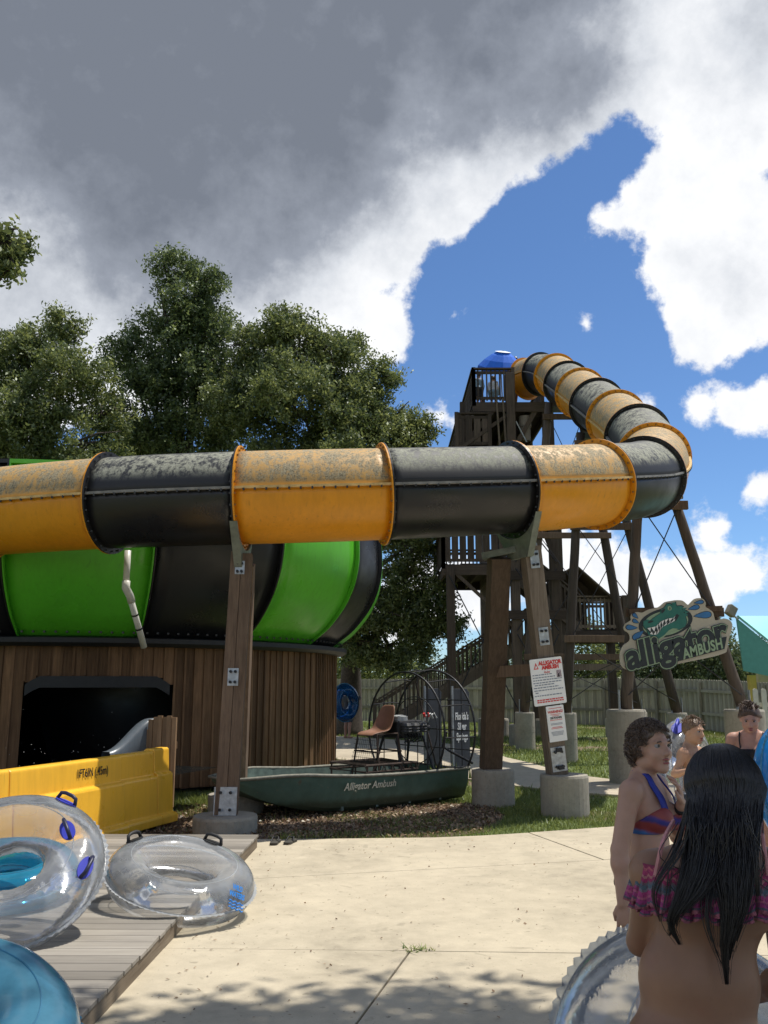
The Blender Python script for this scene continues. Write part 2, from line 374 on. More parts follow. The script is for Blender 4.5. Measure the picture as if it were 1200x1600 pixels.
M['white_paint'] = plain('white_paint', (.78, .78, .76), .45, vary=.05)
M['pvc'] = plain('pvc_pipe', (.62, .60, .52), .4, vary=.12)
M['ink'] = plain('black_ink', (.01, .01, .012), .6, vary=.05)
M['red_ink'] = plain('red_ink', (.62, .03, .03), .6, vary=.05)
M['blue_grey_ink'] = plain('grey_ink', (.22, .25, .30), .6, vary=.05)
M['black_rubber'] = plain('black_rubber', (.015, .015, .016), .6)
M['tower_mid'] = wood('tower_timber_brown', (.085, .065, .047), (.21, .165, .12))
M['riser'] = plain('riser_beige', (.22, .19, .15), .7)
M['blue_cloth'] = plain('blue_cloth', (.01, .13, .62), .8, vary=.1)
M['white_cloth'] = plain('white_cloth', (.75, .77, .8), .8, vary=.05)
M['sign_cream'] = plain('sign_cream', (.44, .40, .315), .5, vary=.08, scale=3)
M['sign_dark'] = plain('sign_dark', (.012, .016, .018), .4, vary=.1)
M['sign_green'] = plain('sign_green', (.27, .37, .23), .45, vary=.08)
M['sign_teal'] = plain('sign_teal', (.018, .15, .115), .4, vary=.2, scale=5)
M['sign_blue'] = plain('sign_blue', (.03, .15, .36), .4, vary=.15)
M['sign_pic'] = plain('sign_picture', (.30, .24, .26), .5, vary=.9, scale=60)
M['picket'] = plain('picket_white', (.60, .57, .48), .6, vary=.1)
M['turq_roof'] = plain('turquoise_metal', (.26, .62, .60), .35, .2, vary=.06, scale=2)
M['turq_wall'] = plain('turquoise_wall', (.13, .42, .40), .6, vary=.08)
M['cream_wall'] = plain('cream_wall', (.58, .50, .36), .7, vary=.1)
M['yellow_post'] = plain('yellow_post', (.62, .47, .10), .6, vary=.1)
M['gunwale'] = plain('gunwale_worn', (.20, .19, .15), .7, vary=.4, scale=12)
M['boat_ink'] = plain('faded_cream_paint', (.50, .47, .36), .7, vary=.25, scale=40)
M['seat'] = plain('brown_seat_shell', (.24, .115, .07), .5, vary=.2, scale=5)
M['engine'] = plain('engine_black', (.02, .02, .022), .5, .3, vary=.4)
M['engine_grey'] = plain('engine_grey', (.10, .10, .10), .5, .6, vary=.4)
M['engine_light'] = plain('engine_alloy', (.42, .43, .42), .5, .4, vary=.3)
M['prop'] = plain('propeller_wood', (.05, .03, .02), .4)
M['rudder'] = plain('rudder_charcoal', (.035, .037, .045), .6, vary=.35, scale=6)
M['sandal'] = plain('sandal_sole', (.05, .045, .035), .8, vary=.3)
M['bark'] = plain('oak_bark', (.075, .06, .048), .95, vary=.4, scale=16, bmp=.6)
M['oak'] = leafmat('oak_leaves', (.036, .064, .018), (.27, .31, .10), .44)
M['oak_dark'] = leafmat('oak_leaves_dark', (.028, .054, .018), (.21, .265, .088), .44)
M['far_leaf'] = leafmat('far_leaves', (.045, .07, .028), (.17, .21, .085))
M['far_light'] = leafmat('far_leaves_light', (.07, .10, .025), (.25, .28, .08))
M['grass'] = leafmat('grass_blades', (.07, .11, .022), (.27, .31, .08), .35)
M['litter'] = leafmat('leaf_litter', (.09, .052, .03), (.38, .26, .16), .1)
M['mulch'] = plain('mulch_soil', (.12, .08, .052), .95, vary=.6, scale=22, bmp=.8)
M['clear_vinyl'] = vinyl('clear_vinyl', (.965, .97, .975), .78, (.78, .81, .83), .12)
M['blue_vinyl'] = vinyl('blue_vinyl', (.20, .62, .86), .55, (.04, .42, .66))
M['deep_blue_vinyl'] = vinyl('deep_blue_vinyl', (.10, .36, .66), .72, (.02, .18, .42))
M['sea_vinyl'] = vinyl('pale_blue_vinyl', (.45, .74, .86), .45, (.12, .38, .55), .2)
M['seam_clear'] = vinyl('seam_vinyl', (.9, .93, .95), .62, (.85, .88, .9), .25)
M['seam_blue'] = vinyl('seam_blue_vinyl', (.4, .7, .85), .6, (.15, .45, .65), .25)
M['handle_blue'] = plain('handle_blue', (.04, .05, .42), .45, vary=.1)
M['handle_dark'] = plain('handle_navy', (.015, .017, .05), .45, vary=.1)
M['print_blue'] = plain('printed_blue', (.02, .22, .66), .5, vary=.1)
M['blue_hold'] = vinyl('bright_blue_vinyl', (.10, .50, .85), .35, (.03, .32, .72), .12)
M['ruffle_plain'] = plain('pink_swim_cloth', (.45, .06, .16), .8, vary=.3, scale=40)
M['strap_pink'] = plain('pink_strap', (.50, .22, .22), .7, vary=.2, scale=40)
M['pale_blue'] = plain('pale_blue_cloth', (.34, .50, .62), .85, vary=.15)
M['grey_shirt'] = plain('grey_shirt', (.22, .24, .27), .85, vary=.15)
# ------------------------------------------------------------------ ground
def ground_mat():
    m, nt, b = new_mat('lawn_soil'); v = coords(nt)
    a = noise(nt, v, .35, 6, .6); f = noise(nt, v, 14, 8, .7)
    g = ramp(nt, f, [(.3, (.045, .075, .018)), (.6, (.15, .19, .05)), (.8, (.25, .25, .09))])
    s = ramp(nt, f, [(.3, (.10, .065, .04)), (.7, (.26, .19, .125))])
    nt.links.new(mixc(nt, mrange(nt, a, .50, .60), g, s), b.inputs['Base Color']); b.inputs['Roughness'].default_value = .95
    bump(nt, b, f, .8, .04); return m
def concrete_mat(name, c, stain=.5, sc=1.0):
    m, nt, b = new_mat(name); v = coords(nt)
    big = noise(nt, v, .9 * sc, 6, .6, .4); mid = noise(nt, v, 5 * sc, 7, .65); fine = noise(nt, v, 90 * sc, 4, .7); spk = noise(nt, v, 26 * sc, 3, .5)
    k = lambda s: tuple(x * s for x in c)
    f = fmath(nt, 'ADD', fmath(nt, 'MULTIPLY', big, .55), fmath(nt, 'MULTIPLY', mid, .45))
    col = ramp(nt, f, [(.30, k(.62)), (.44, k(.86)), (.56, k(1.0)), (.70, k(1.12))])
    col = mixc(nt, mrange(nt, spk, .66, .72, 0, stain), col, k(.42))
    col = mixc(nt, mrange(nt, fine, .35, .75, 0, .22), col, k(.6))
    blot = noise(nt, v, 2.3 * sc, 3, .5, 1.2); col = mixc(nt, mrange(nt, blot, .66, .71, 0, stain * .55), col, k(.55))
    spot = noise(nt, v, 7 * sc, 2, .4, .8); col = mixc(nt, mrange(nt, spot, .70, .74, 0, stain * .6), col, k(.45)); lite = noise(nt, v, 3.1 * sc, 4, .6, .5); col = mixc(nt, mrange(nt, lite, .60, .72, 0, .35), col, k(1.18))
    nt.links.new(col, b.inputs['Base Color']); b.inputs['Roughness'].default_value = .88; b.inputs['Specular IOR Level'].default_value = .3
    bump(nt, b, fmath(nt, 'ADD', fine, fmath(nt, 'MULTIPLY', mid, .6)), .35, .006); return m
M['ground'] = ground_mat(); M['plaza'] = concrete_mat('plaza_concrete', (.53, .46, .335), .85); M['path'] = concrete_mat('path_concrete', (.50, .43, .32), .3)
M['footing'] = concrete_mat('footing_concrete', (.36, .33, .27), .8, 3.)
M['joint'] = plain('joint_dirt', (.07, .055, .04), .95, vary=.4, scale=30)

g = MB().add([(-900, -900, -.03), (900, -900, -.03), (900, 1200, -.03), (-900, 1200, -.03)], [(0, 1, 2, 3)]).build('ground', M['ground'], fix=False); g['kind'] = 'structure'

def inset(poly, d):
    n = len(poly); out = []
    for i in range(n):
        a, b, c = Vector(poly[i - 1]), Vector(poly[i]), Vector(poly[(i + 1) % n])
        e1 = (b - a).normalized(); e2 = (c - b).normalized(); n1 = Vector((-e1.y, e1.x)); n2 = Vector((-e2.y, e2.x))
        k = (n1 + n2); k = k / max(k.length_squared / 2, .3); out.append((b.x + k.x * d, b.y + k.y * d))
    return out
plaza = bpy.data.objects.new('plaza', None); COL.objects.link(plaza); plaza['kind'] = 'structure'
slabs = [[(-6, -4), (-2.37, -4), (.17, 6.18), (-6, 6.4)], [(-2.37, -4), (3.6, -4), (3.6, 6.03), (.17, 6.18)], [(3.6, -4), (12, -4), (12, 5.7), (3.6, 6.03)],
         [(-2.2, 6.26), (.17, 6.18), (3.6, 6.03), (3.6, 9.55), (2.16, 9.2), (-1.14, 8.35), (-2.2, 8.08)], [(3.6, 6.03), (12, 5.7), (12, 11.8), (3.6, 9.55)],
         [(-2.0, 8.13), (-1.14, 8.35), (2.16, 9.2), (1.68, 10.82), (1.1, 10.62), (.58, 10.5), (-.4, 10.43), (-1.4, 10.38), (-2, 10.2)],
         [(2.16, 9.2), (3.6, 9.55), (12, 11.8), (12, 14), (8, 13.2), (5, 12.2), (2.67, 11.22), (1.68, 10.82)]]
for i, p in enumerate(slabs):
    MB().prism(inset(p, .006), (0, 0, -.002 * (i % 2)), (1, 0, 0), (0, 1, 0), .11).build('concrete_slab', M['plaza'], plaza, bevel=.006)
MB().prism([(-6, -4), (12, -4), (12, 13.8), (5, 12.0), (2.6, 11.0), (.58, 10.3), (-2, 10.1), (-6, 7)], (0, 0, -.018), (1, 0, 0), (0, 1, 0), .01).build('joint_bed', M['joint'], plaza)

# the footpath across the lawn
def ribbon(name, pts, ws, z, mat):
    P = catmull([(x, y, z) for x, y in pts], 8); n = len(P); left, right = [], []
    for i, p in enumerate(P):
        t = (P[min(i + 1, n - 1)] - P[max(i - 1, 0)]).normalized(); s = Vector((-t.y, t.x, 0)); w = np.interp(i / (n - 1), np.linspace(0, 1, len(ws)), ws) / 2
        left.append(p + s * w); right.append(p - s * w)
    poly = [(p.x, p.y) for p in right] + [(p.x, p.y) for p in left[::-1]]
    o = MB().prism(poly, (0, 0, z), (1, 0, 0), (0, 1, 0), .08).build(name, mat, bevel=.01); o['kind'] = 'structure'; return o
ribbon('path', [(-9, 31), (-4, 28), (-.6, 24.4), (1.3, 20.6), (2.6, 17.0), (4.2, 15.1), (7, 14.5), (12, 15.3)], [5, 6, 6, 3.4, 2.2, 2.0, 2, 2], .012, M['path'])

# ------------------------------------------------------------------ bowl slide on its plank skirt
BC = Vector((-5.87, 18.39, 0))
def proj_u(p):
    s, c = math.sin(PITCH), math.cos(PITCH); d = p[1] * c + (p[2] - 1.7) * s; return 600 + 1383 * p[0] / d
def bowl_pt(r, phi, z): return Vector((BC.x + r * math.sin(phi), BC.y - r * math.cos(phi), z))     # phi 0 faces -Y, grows to the right (+X)
def find_phi(u, r, z, lo, hi):
    for _ in range(50):
        m = (lo + hi) / 2
        if proj_u(bowl_pt(r, m, z)) < u: lo = m
        else: hi = m
    return lo
VIEW = math.atan2(-BC.x, BC.y)     # phi that faces the camera: the outward direction towards the camera
PH = [find_phi(u, 5.83, 3.9, VIEW - 1.2, VIEW + 1.27) for u in (5, 243, 440, 556)]
bowl = thing('bowl_slide', 'huge round green and black fibreglass bowl above the brown plank skirt', 'water slide', (BC.x, BC.y, 0))
PROF = [(4.84, 2.40), (4.98, 2.50), (5.22, 2.68), (5.42, 2.9), (5.58, 3.12), (5.70, 3.36), (5.78, 3.6), (5.83, 3.9), (5.83, 4.2), (5.82, 4.4), (5.79, 4.6), (5.76, 4.76), (5.72, 4.90)]
PROF = [(p_.x, p_.y) for p_ in catmull([(r_, z_, 0) for r_, z_ in PROF], 3)]
step = PH[1] - PH[0]; seams = [PH[0] - step * .8] + PH + [PH[3] + .25]
while seams[-1] < seams[0] + 2 * math.pi - .75: seams.append(seams[-1] + .55)
seams.append(seams[0] + 2 * math.pi)
cols = ['black_gel', 'green_gel', 'black_gel', 'green_gel', 'black_gel'] + ['green_gel' if i % 2 == 0 else 'black_gel' for i in range(len(seams))]
cols[0] = 'black_gel'
for i in range(len(seams) - 1):
    a0, a1 = seams[i], seams[i + 1]; mat = M[cols[i]]; nseg = max(4, int((a1 - a0) / .05))
    outer = [[bowl_pt(r, a0 + (a1 - a0) * k / nseg, z) for r, z in PROF] for k in range(nseg + 1)]
    pan = MB().grid(outer).build('panel', mat, bowl, smooth=True); sm = pan.modifiers.new('shell', 'SOLIDIFY'); sm.thickness = .03; sm.offset = -1
    for a, sg in ((a0, 1), (a1, -1)):       # upstanding bolt flange along each edge
        fl = [[bowl_pt(r - .01, a + sg * .0008, z), bowl_pt(r + .075, a + sg * .0008, z), bowl_pt(r + .075, a + sg * .0045, z), bowl_pt(r - .01, a + sg * .0045, z)] for r, z in PROF]
        MB().grid(fl, closed_v=True).build('flange', mat, pan)
    rim = [[bowl_pt(r, a0 + (a1 - a0) * k / nseg, z) for r, z in ((5.66, 4.88), (5.80, 4.88), (5.80, 4.94), (5.66, 4.94))] for k in range(nseg + 1)]
    MB().grid(rim, closed_v=True).build('rim', mat, pan)
    if a0 < PH[3] + .3:
        bl = MB()
        for k in range(int((a1 - a0) * 4.9 / .16)):
            p = bowl_pt(5.0, a0 + .02 + k * .16 / 4.9, 2.47); bl.box(p, (.03, .03, .03))
        bl.build('bolts', M['bolt_black'], pan, kind='stuff')
ring = [[bowl_pt(r, 2 * math.pi * k / 96, z) for r, z in ((4.6, 2.26), (5.02, 2.26), (5.10, 2.31), (5.10, 2.38), (4.9, 2.41), (4.6, 2.41))] for k in range(96)]
MB().grid(ring, closed_u=True, closed_v=True).build('base_ring', M['black_rubber'], bowl)
MB().lathe(BC, [(4.7, 2.38), (1.2, 2.0), (.4, 1.6)], 48, cap=False).build('bowl_floor', M['black_gel'], bowl, smooth=True)

skirt = thing('plank_skirt', 'faceted brown vertical plank wall with dark opening under the round bowl', 'plank wall', (BC.x, BC.y, 0))
NF = 16; RB = 4.87; fa = 2 * math.pi / NF
ph_edge = find_phi(489, RB * .99, 1.2, VIEW, VIEW + 1.25)
ZT = 2.29
def opening_top(u):      # the splash-down opening, chamfered upper corners
    if u < 30 or u > 268: return 0
    return 1.80 - max(0, (u - 243) / 25) * .16 - max(0, (56 - u) / 26) * .16
pl_mesh = {}
rp = random.Random(2)
for f in range(-8, 8):
    a0 = ph_edge + f * fa; a1 = a0 + fa
    p0, p1 = bowl_pt(RB, a0, 0), bowl_pt(RB, a1, 0); t = (p1 - p0).normalized(); nrm = Vector((t.y, -t.x, 0)); L_ = (p1 - p0).length
    front = -6 <= f <= 1
    n = 11 if front else 1
    w = L_ / n
    for k in range(n):
        c = p0 + t * (k + .5) * w; zb = .10 + rp.uniform(-.02, .02); u = proj_u((c.x, c.y, 1.2))
        ot = opening_top(u) if front else 0
        if ot: zb = ot
        off = rp.uniform(-.004, .006); ww = w - .010
        q = [c - t * ww / 2 + nrm * off, c + t * ww / 2 + nrm * off, c + t * ww / 2 + nrm * (off - .03), c - t * ww / 2 + nrm * (off - .03)]
        MB().add([(p.x, p.y, zb) for p in q] + [(p.x, p.y, ZT) for p in q], [(0, 3, 2, 1), (4, 5, 6, 7), (0, 1, 5, 4), (1, 2, 6, 5), (2, 3, 7, 6), (3, 0, 4, 7)]).build('plank', M['plank'], skirt)
        if front:      # narrow batten over each joint
            e = p0 + t * k * w; bw = .034
            q = [e - t * bw / 2 + nrm * .008, e + t * bw / 2 + nrm * .008, e + t * bw / 2 + nrm * .026, e - t * bw / 2 + nrm * .026]
            MB().add([(p.x, p.y, zb + .02) for p in q] + [(p.x, p.y, ZT - .01) for p in q], [(0, 1, 2, 3), (7, 6, 5, 4), (4, 5, 1, 0), (5, 6, 2, 1), (6, 7, 3, 2), (7, 4, 0, 3)]).build('batten', M['plank'], skirt)
# black wall and floor sheets added to keep the hollow dark, and the curved black throat seen in the opening
MB().grid([[bowl_pt(4.66, VIEW + .42 + (2 * math.pi - .84) * k / 70, z) for z in (-.02, 2.25)] for k in range(71)]).build('dark_backing', M['black_rubber'], skirt)
MB().lathe((BC.x, BC.y, -.012), [(.1, 0), (4.62, 0), (4.62, .01), (.1, .01)], 48).build('dark_floor', M['black_rubber'], skirt)
def throat():
    P = []
    for i in range(25):
        a = -1.35 + 2.7 * i / 24
        row = []
        for j in range(10):
            z = .1 + 2.1 * j / 9; r = 1.0 + .35 * math.sin(j / 9 * 2.4); cx, cy = BC.x + 4.3 * math.sin(VIEW) - 0.0, BC.y - 4.3 * math.cos(VIEW) + 1.7
            row.append(Vector((cx + r * 1.25 * math.sin(a), cy + r * math.cos(a), z)))
        P.append(row)
    return P
MB().grid(throat()).build('throat', M['black_gel'], skirt, smooth=True)
# black frame round the opening
fr = MB(); a_l = find_phi(36, RB, 1.2, VIEW - 1.2, VIEW + .3); a_r = find_phi(262, RB, 1.2, VIEW - 1.2, VIEW + 1)
arc = [a_l + (a_r - a_l) * k / 20 for k in range(21)]
def ozt(a): return opening_top(min(266, max(32, proj_u(bowl_pt(RB, a, 1.2)))))
fr.grid([[bowl_pt(RB + .01, a, ozt(a) - .16), bowl_pt(RB + .04, a, ozt(a) - .16), bowl_pt(RB + .04, a, ozt(a) + .01), bowl_pt(RB + .01, a, ozt(a) + .01)] for a in arc], closed_v=True)
fr.build('opening_frame', M['black_rubber'], skirt)

# white drain pipe in front of the bowl
pp = thing('drain_pipe', 'cream plastic drain pipe running down the big green panel', 'pipe', (-3.9, 12.9, 2.2))
pts = [Vector((-3.63, 12.42, 3.55)), Vector((-3.63, 12.42, 3.02)), Vector((-3.62, 12.6, 2.93)), Vector((-3.50, 13.05, 2.22))]
pb = MB().tube([pts[0], pts[1] + V(0, 0, .06)], .045, 12).tube([pts[2] + V(-.004, -.02, .02), pts[3]], .045, 12).build('pipe', M['pvc'], pp, smooth=True)
MB().tube([pts[1] + V(0, 0, .10), pts[1], pts[2], pts[2] + (pts[3] - pts[2]) * .12], .056, 12).build('elbow', M['pvc'], pp, smooth=True)
for s in (.35, .62): q = pts[2].lerp(pts[3], s); d_ = (pts[3] - pts[2]).normalized(); MB().tube([q, q + d_ * .025], .051, 12).build('clip', M['steel_dark'], pp)

# ------------------------------------------------------------------ the long tube slide
def at(u, v, Y):
    d = pix_dir(u, v); t = Y / d.y; return Vector((d.x * t, Y, 1.7 + d.z * t))
CP = [Vector(p) for p in ((-8.4, 14.0, 4.03), (-7.1, 12.95, 4.04), (-5.62, 12.2, 4.055), (-3.664, 11.6, 4.07), (-1.862, 11.35, 4.087), (-.017, 11.5, 4.171), (1.791, 12.1, 4.364), (3.186, 12.95, 4.63),
      (4.30, 14.25, 5.05), (5.0, 15.95, 5.80), (5.22, 17.6, 6.70), (5.22, 19.15, 7.53), (5.20, 20.75, 8.38), (5.19, 22.35, 9.22), (5.19, 23.95, 10.02), (5.13, 25.2, 10.72), (4.86, 26.15, 11.12), (4.50, 26.75, 11.18))]
NS = 14; PATH = catmull(CP, NS); RT = .61
slide = thing('tube_slide', 'long winding tube slide in alternating amber and black sections', 'water slide', (0, 11.5, 0))
def frame_at(i):
    t = (PATH[min(i + 1, len(PATH) - 1)] - PATH[max(i - 1, 0)]).normalized(); s = t.cross(Vector((0, 0, 1))).normalized(); return t, s, s.cross(t)
def ringpt(i, a, r, along=0):
    t, s, u = frame_at(i); return PATH[i] + t * along + (s * math.cos(a) + u * math.sin(a)) * r
for k in range(len(CP) - 1):
    i0, i1 = k * NS, (k + 1) * NS; yel = (k % 2 == 0)
    up, low = (M['yellow_dirty'], M['yellow_gel']) if yel else (M['black_dirty'], M['black_gel'])
    nm = 'amber' if yel else 'black'
    sec = None
    for half, mat, nme in ((0, up, 'upper_shell'), (math.pi, low, 'lower_shell')):
        P = [[ringpt(i, half + math.pi * j / 24, RT) for j in range(25)] for i in range(i0, i1 + 1)]
        o = MB().grid(P).build(nme, mat, slide, smooth=True); sm = o.modifiers.new('shell', 'SOLIDIFY'); sm.thickness = .02; sm.offset = -1
        for e, sg in ((i0, 1), (i1, -1)):
            fl = [[ringpt(e, half + math.pi * j / 24, r, sg * w) for r, w in ((RT - .01, .002), (RT + .075, .002), (RT + .075, .020), (RT - .01, .020))] for j in range(25)]
            MB().grid(fl, closed_v=True).build('flange', low if yel else M['black_gel'], o)
        if k < 13:
            b = MB()
            for e, sg in ((i0, 1), (i1, -1)):
                for j in range(14):
                    a = half + math.pi * (j + .5) / 14; p = ringpt(e, a, RT + .04, sg * .03); b.box(p, (.022, .022, .022))
            b.build('bolts', M['bolt_yellow'] if yel else M['bolt_black'], o, kind='stuff')
    for a in (0, math.pi):     # side seam lips
        P = []
        for i in range(i0, i1 + 1):
            t, s, u = frame_at(i); s = s * (1 if a == 0 else -1); c = PATH[i] + s * (RT - .005)
            P.append([c - u * .016, c + s * .045 - u * .016, c + s * .045 + u * .016, c + u * .016])
        sm_ = MB().grid(P, closed_v=True).build('seam', M['seam_y'] if yel else M['seam_b'], slide)
        if k < 9 and a == 0:
            b = MB()
            for i in range(i0 + 1, i1, 1):
                t, s, u = frame_at(i); b.box(PATH[i] + s * (RT + .03) - u * .025, (.022, .022, .03))
            b.build('bolts', M['bolt_black'], sm_, kind='stuff')

# ------------------------------------------------------------------ A-frame supports
def footing(parent, c, r, h, mat=None, n=28):
    rr = random.Random(int(c[0] * 100)); pr = [(r * .97, -.1), (r * 1.0, .0), (r, h * .5), (r * 1.005, h - .03), (r * .98, h), (r * .3, h + .005)]
    return MB().lathe((c[0], c[1], 0), pr, n).build('footing', mat or M['footing'], parent, smooth=False, bevel=0)
def bolt_plate(parent, c, ux, uy, w, h):
    p = MB().prism([(-w / 2, -h / 2), (w / 2, -h / 2), (w / 2, h / 2), (-w / 2, h / 2)], c, ux, uy, .012).build('plate', M['galv'], parent)
    nrm = Vector(ux).cross(Vector(uy)).normalized(); b = MB()
    for sx in (-.22, .22):
        for sy in (-.3, .3): q = Vector(c) + Vector(ux) * sx * w + Vector(uy) * sy * h; b.rod(q - nrm * .005, q + nrm * .03, .018, 8)
    b.build('bolts', M['steel_dark'], p, kind='stuff')
def cradle(parent, i, w=.5):
    t, s, u = frame_at(i); P = []
    for a_ in np.linspace(math.pi * 1.2, math.pi * 1.8, 13):
        p = PATH[i] + (s * math.cos(a_) + u * math.sin(a_)) * (RT + .085); P.append((p, a_))
    bot = PATH[i] - u * (RT + .36)
    b = MB(); n = len(P); fr_ = [p for p, _ in P] + [bot + s * .22, bot - s * .22]; th = t * .05
    m = len(fr_); b.add([p - th for p in fr_] + [p + th for p in fr_], [tuple(range(m)), tuple(range(2 * m - 1, m - 1, -1))] + [(j, j + m, (j + 1) % m + m, (j + 1) % m) for j in range(m)])
    b.build('cradle', M['green_steel'], parent)
    return bot
def post(parent, a, b_, w, h, ux, mat, laminate=3):
    a, b_ = Vector(a), Vector(b_); ux = Vector(ux).normalized(); t = (b_ - a).normalized(); uy = t.cross(ux).normalized(); ux = uy.cross(t)
    for k in range(laminate):          # built-up timber: three plies, each a board of its own
        o = ux * ((k - (laminate - 1) / 2) * w / laminate) + uy * (.003 * (k % 2))
        MB().beam(a + o, b_ + o - t * (.0 if k != 1 else .02), h, w / laminate - .004, ux).build('post', mat, parent, bevel=.006)
    return t, ux, uy
# nearer-left support
s1 = thing('slide_support', 'pair of brown timber posts holding the amber tube beside the plank skirt', 'support', (-1.9, 11.3, 0))
cradle(s1, 4 * NS)
footing(s1, (-1.88, 10.98), .38, .17); footing(s1, (-2.02, 12.62), .38, .22)
t1, x1, y1 = post(s1, (-1.87, 10.98, .17), (-1.82, 11.26, 3.34), .27, .24, (1, .1, 0), M['post'], 2)
post(s1, (-2.02, 12.62, .2), (-1.84, 11.60, 3.24), .26, .22, (1, 0, 0), M['post'], 1)
for zz, w, h in ((3.14, .12, .17), (1.78, .13, .21), (.34, .27, .32)):
    k = (zz - .17) / (3.34 - .17); c = V(-1.87, 10.98, .17).lerp(V(-1.82, 11.26, 3.34), k); bolt_plate(s1, c + V(0, -.128, 0), (1, 0, 0), (.0, .09, 1), w, h)
MB().beam((-1.90, 11.14, 1.75), (-1.92, 12.0, 1.75), .09, .12).build('brace', M['post_grey'], s1)
# farther-right support
s2 = thing('slide_support', 'timber A-frame with splayed legs holding the black tube behind the rule boards', 'support', (2.0, 12.7, 0))
bot2 = cradle(s2, 6 * NS)
footing(s2, (2.42, 12.36), .32, .50); footing(s2, (1.58, 13.35), .31, .48)
FL0, FL1 = V(2.33, 12.36, .5), V(2.02, 12.12, 3.56)
RL0, RL1 = V(1.55, 13.35, .46), V(1.62, 12.35, 3.44)
post(s2, FL0, FL1, .25, .20, (1, .25, 0), M['post_grey'], 1); post(s2, RL0, RL1, .28, .24, (1, .2, 0), M['post'], 1)
MB().beam(V(1.40, 12.4, 3.46), V(2.12, 12.15, 3.58), .16, .09).build('cap_beam', M['green_steel'], s2)
MB().beam(RL0.lerp(RL1, .47) + V(0, -.03, 0), FL0.lerp(FL1, .455) + V(0, .1, 0), .10, .16).build('brace', M['post'], s2)
FD = (FL1 - FL0).normalized(); FN = FD.cross(Vector((1, .25, 0))).normalized(); FN = FN if FN.y < 0 else -FN; FX = FD.cross(FN).normalized(); FX = FX if FX.x > 0 else -FX
for k, w, h in ((.07, .21, .32), (.60, .14, .24), (.94, .13, .24)): bolt_plate(s2, FL0.lerp(FL1, k) + FN * .115, FX, FD, w, h)
for k in (.035, .11): q = FL0.lerp(FL1, k) + FN * .14; MB().beam(q - FX * .03, q + FX * .05, .03, .05).build('anchor_bolt', M['steel_dark'], s2)

# ------------------------------------------------------------------ yellow splash-down trough
TA, TB = V(-2.74, 11.62, 0), V(-4.95, 4.9, 0); td = (TB - TA).normalized(); tn = Vector((td.y, -td.x, 0)); tn = tn if tn.x > 0 else -tn
TL = (TB - TA).length
trough = thing('splash_trough', 'yellow fibreglass run-out trough in front of the dark opening', 'trough', TA)
prof_o = [(-.16, .45), (-.14, .86), (-.12, .885), (-.01, .885), (.012, .87), (.015, .845), (.03, .60), (.075, .585), (.085, .56), (.11, .14), (.17, .125), (.185, .10), (.185, 0.02), (-.16, .02)]
seg = [(0, .35), (.35, 1.08), (1.08, 2.9), (2.9, 4.7), (4.7, TL)]
for i, (a, b) in enumerate(seg):
    dz = (.022, .0, -.004, 0, .003)[i]; do = (.0, .0, .03, .03, .03)[i]
    rows = [[TA + td * s + tn * (o + do) + V(0, 0, z + (dz if z > .3 else 0)) for o, z in prof_o] for s in (a + .004, b - .004)]
    bm_ = MB().grid(rows, closed_v=True); n = len(prof_o); bm_.f += [tuple(range(n)), tuple(range(2 * n - 1, n - 1, -1))]
    w_ = bm_.build('side_wall', M['trough'], trough, bevel=.012); 
tt = td * -1
text_mesh('depth_marking', '1FT6IN (.45m)', .13, TA + td * 1.62 + tn * .060 + V(0, 0, .745), tt, V(0, 0, 1) + tn * -.06, M['ink'], trough, sx=.72, offset=.001)
MB().prism([(0, 0), (3.2, 0), (5.4, TL), (0, TL)], (TA.x - 3.2 - .14, TA.y, .05), (1, 0, 0), (0, -1, 0), .05)
flo = [TA - tn * .15 + td * 0, TA - tn * .15 + td * TL, TA - tn * 3.0 + td * TL, TA - tn * 3.0 + td * 0]
MB().add([(p.x, p.y, .06) for p in flo] + [(p.x, p.y, .02) for p in flo], [(0, 1, 2, 3), (7, 6, 5, 4), (0, 4, 5, 1), (1, 5, 6, 2), (2, 6, 7, 3), (3, 7, 4, 0)]).build('trough_floor', M['black_gel'], trough)
rows = [[TA + td * s - tn * (2.75 - o) + V(0, 0, z) for o, z in ((0, .02), (0, .885), (-.15, .885), (-.15, .02))] for s in (3.4, TL)]
MB().grid(rows, closed_v=True).build('side_wall', M['trough'], trough, bevel=.012)
def water_mat():
    m, nt, b = new_mat('trough_water'); b.inputs['Base Color'].default_value = (.006, .010, .012, 1); b.inputs['Roughness'].default_value = .06
    v = coords(nt); bump(nt, b, fmath(nt, 'ADD', noise(nt, v, 4, 5, .6), fmath(nt, 'MULTIPLY', noise(nt, v, 16, 4, .6), .4)), .6, .08); return m
wp = [TA - tn * .14 + td * -1.6, TA - tn * .14 + td * TL, TA - tn * 2.74 + td * TL, TA - tn * 2.74 + td * -1.6]
wo = MB().add([(p.x, p.y, .52) for p in wp], [(0, 1, 2, 3)]).build('water', water_mat(), fix=False); wo['kind'] = 'structure'
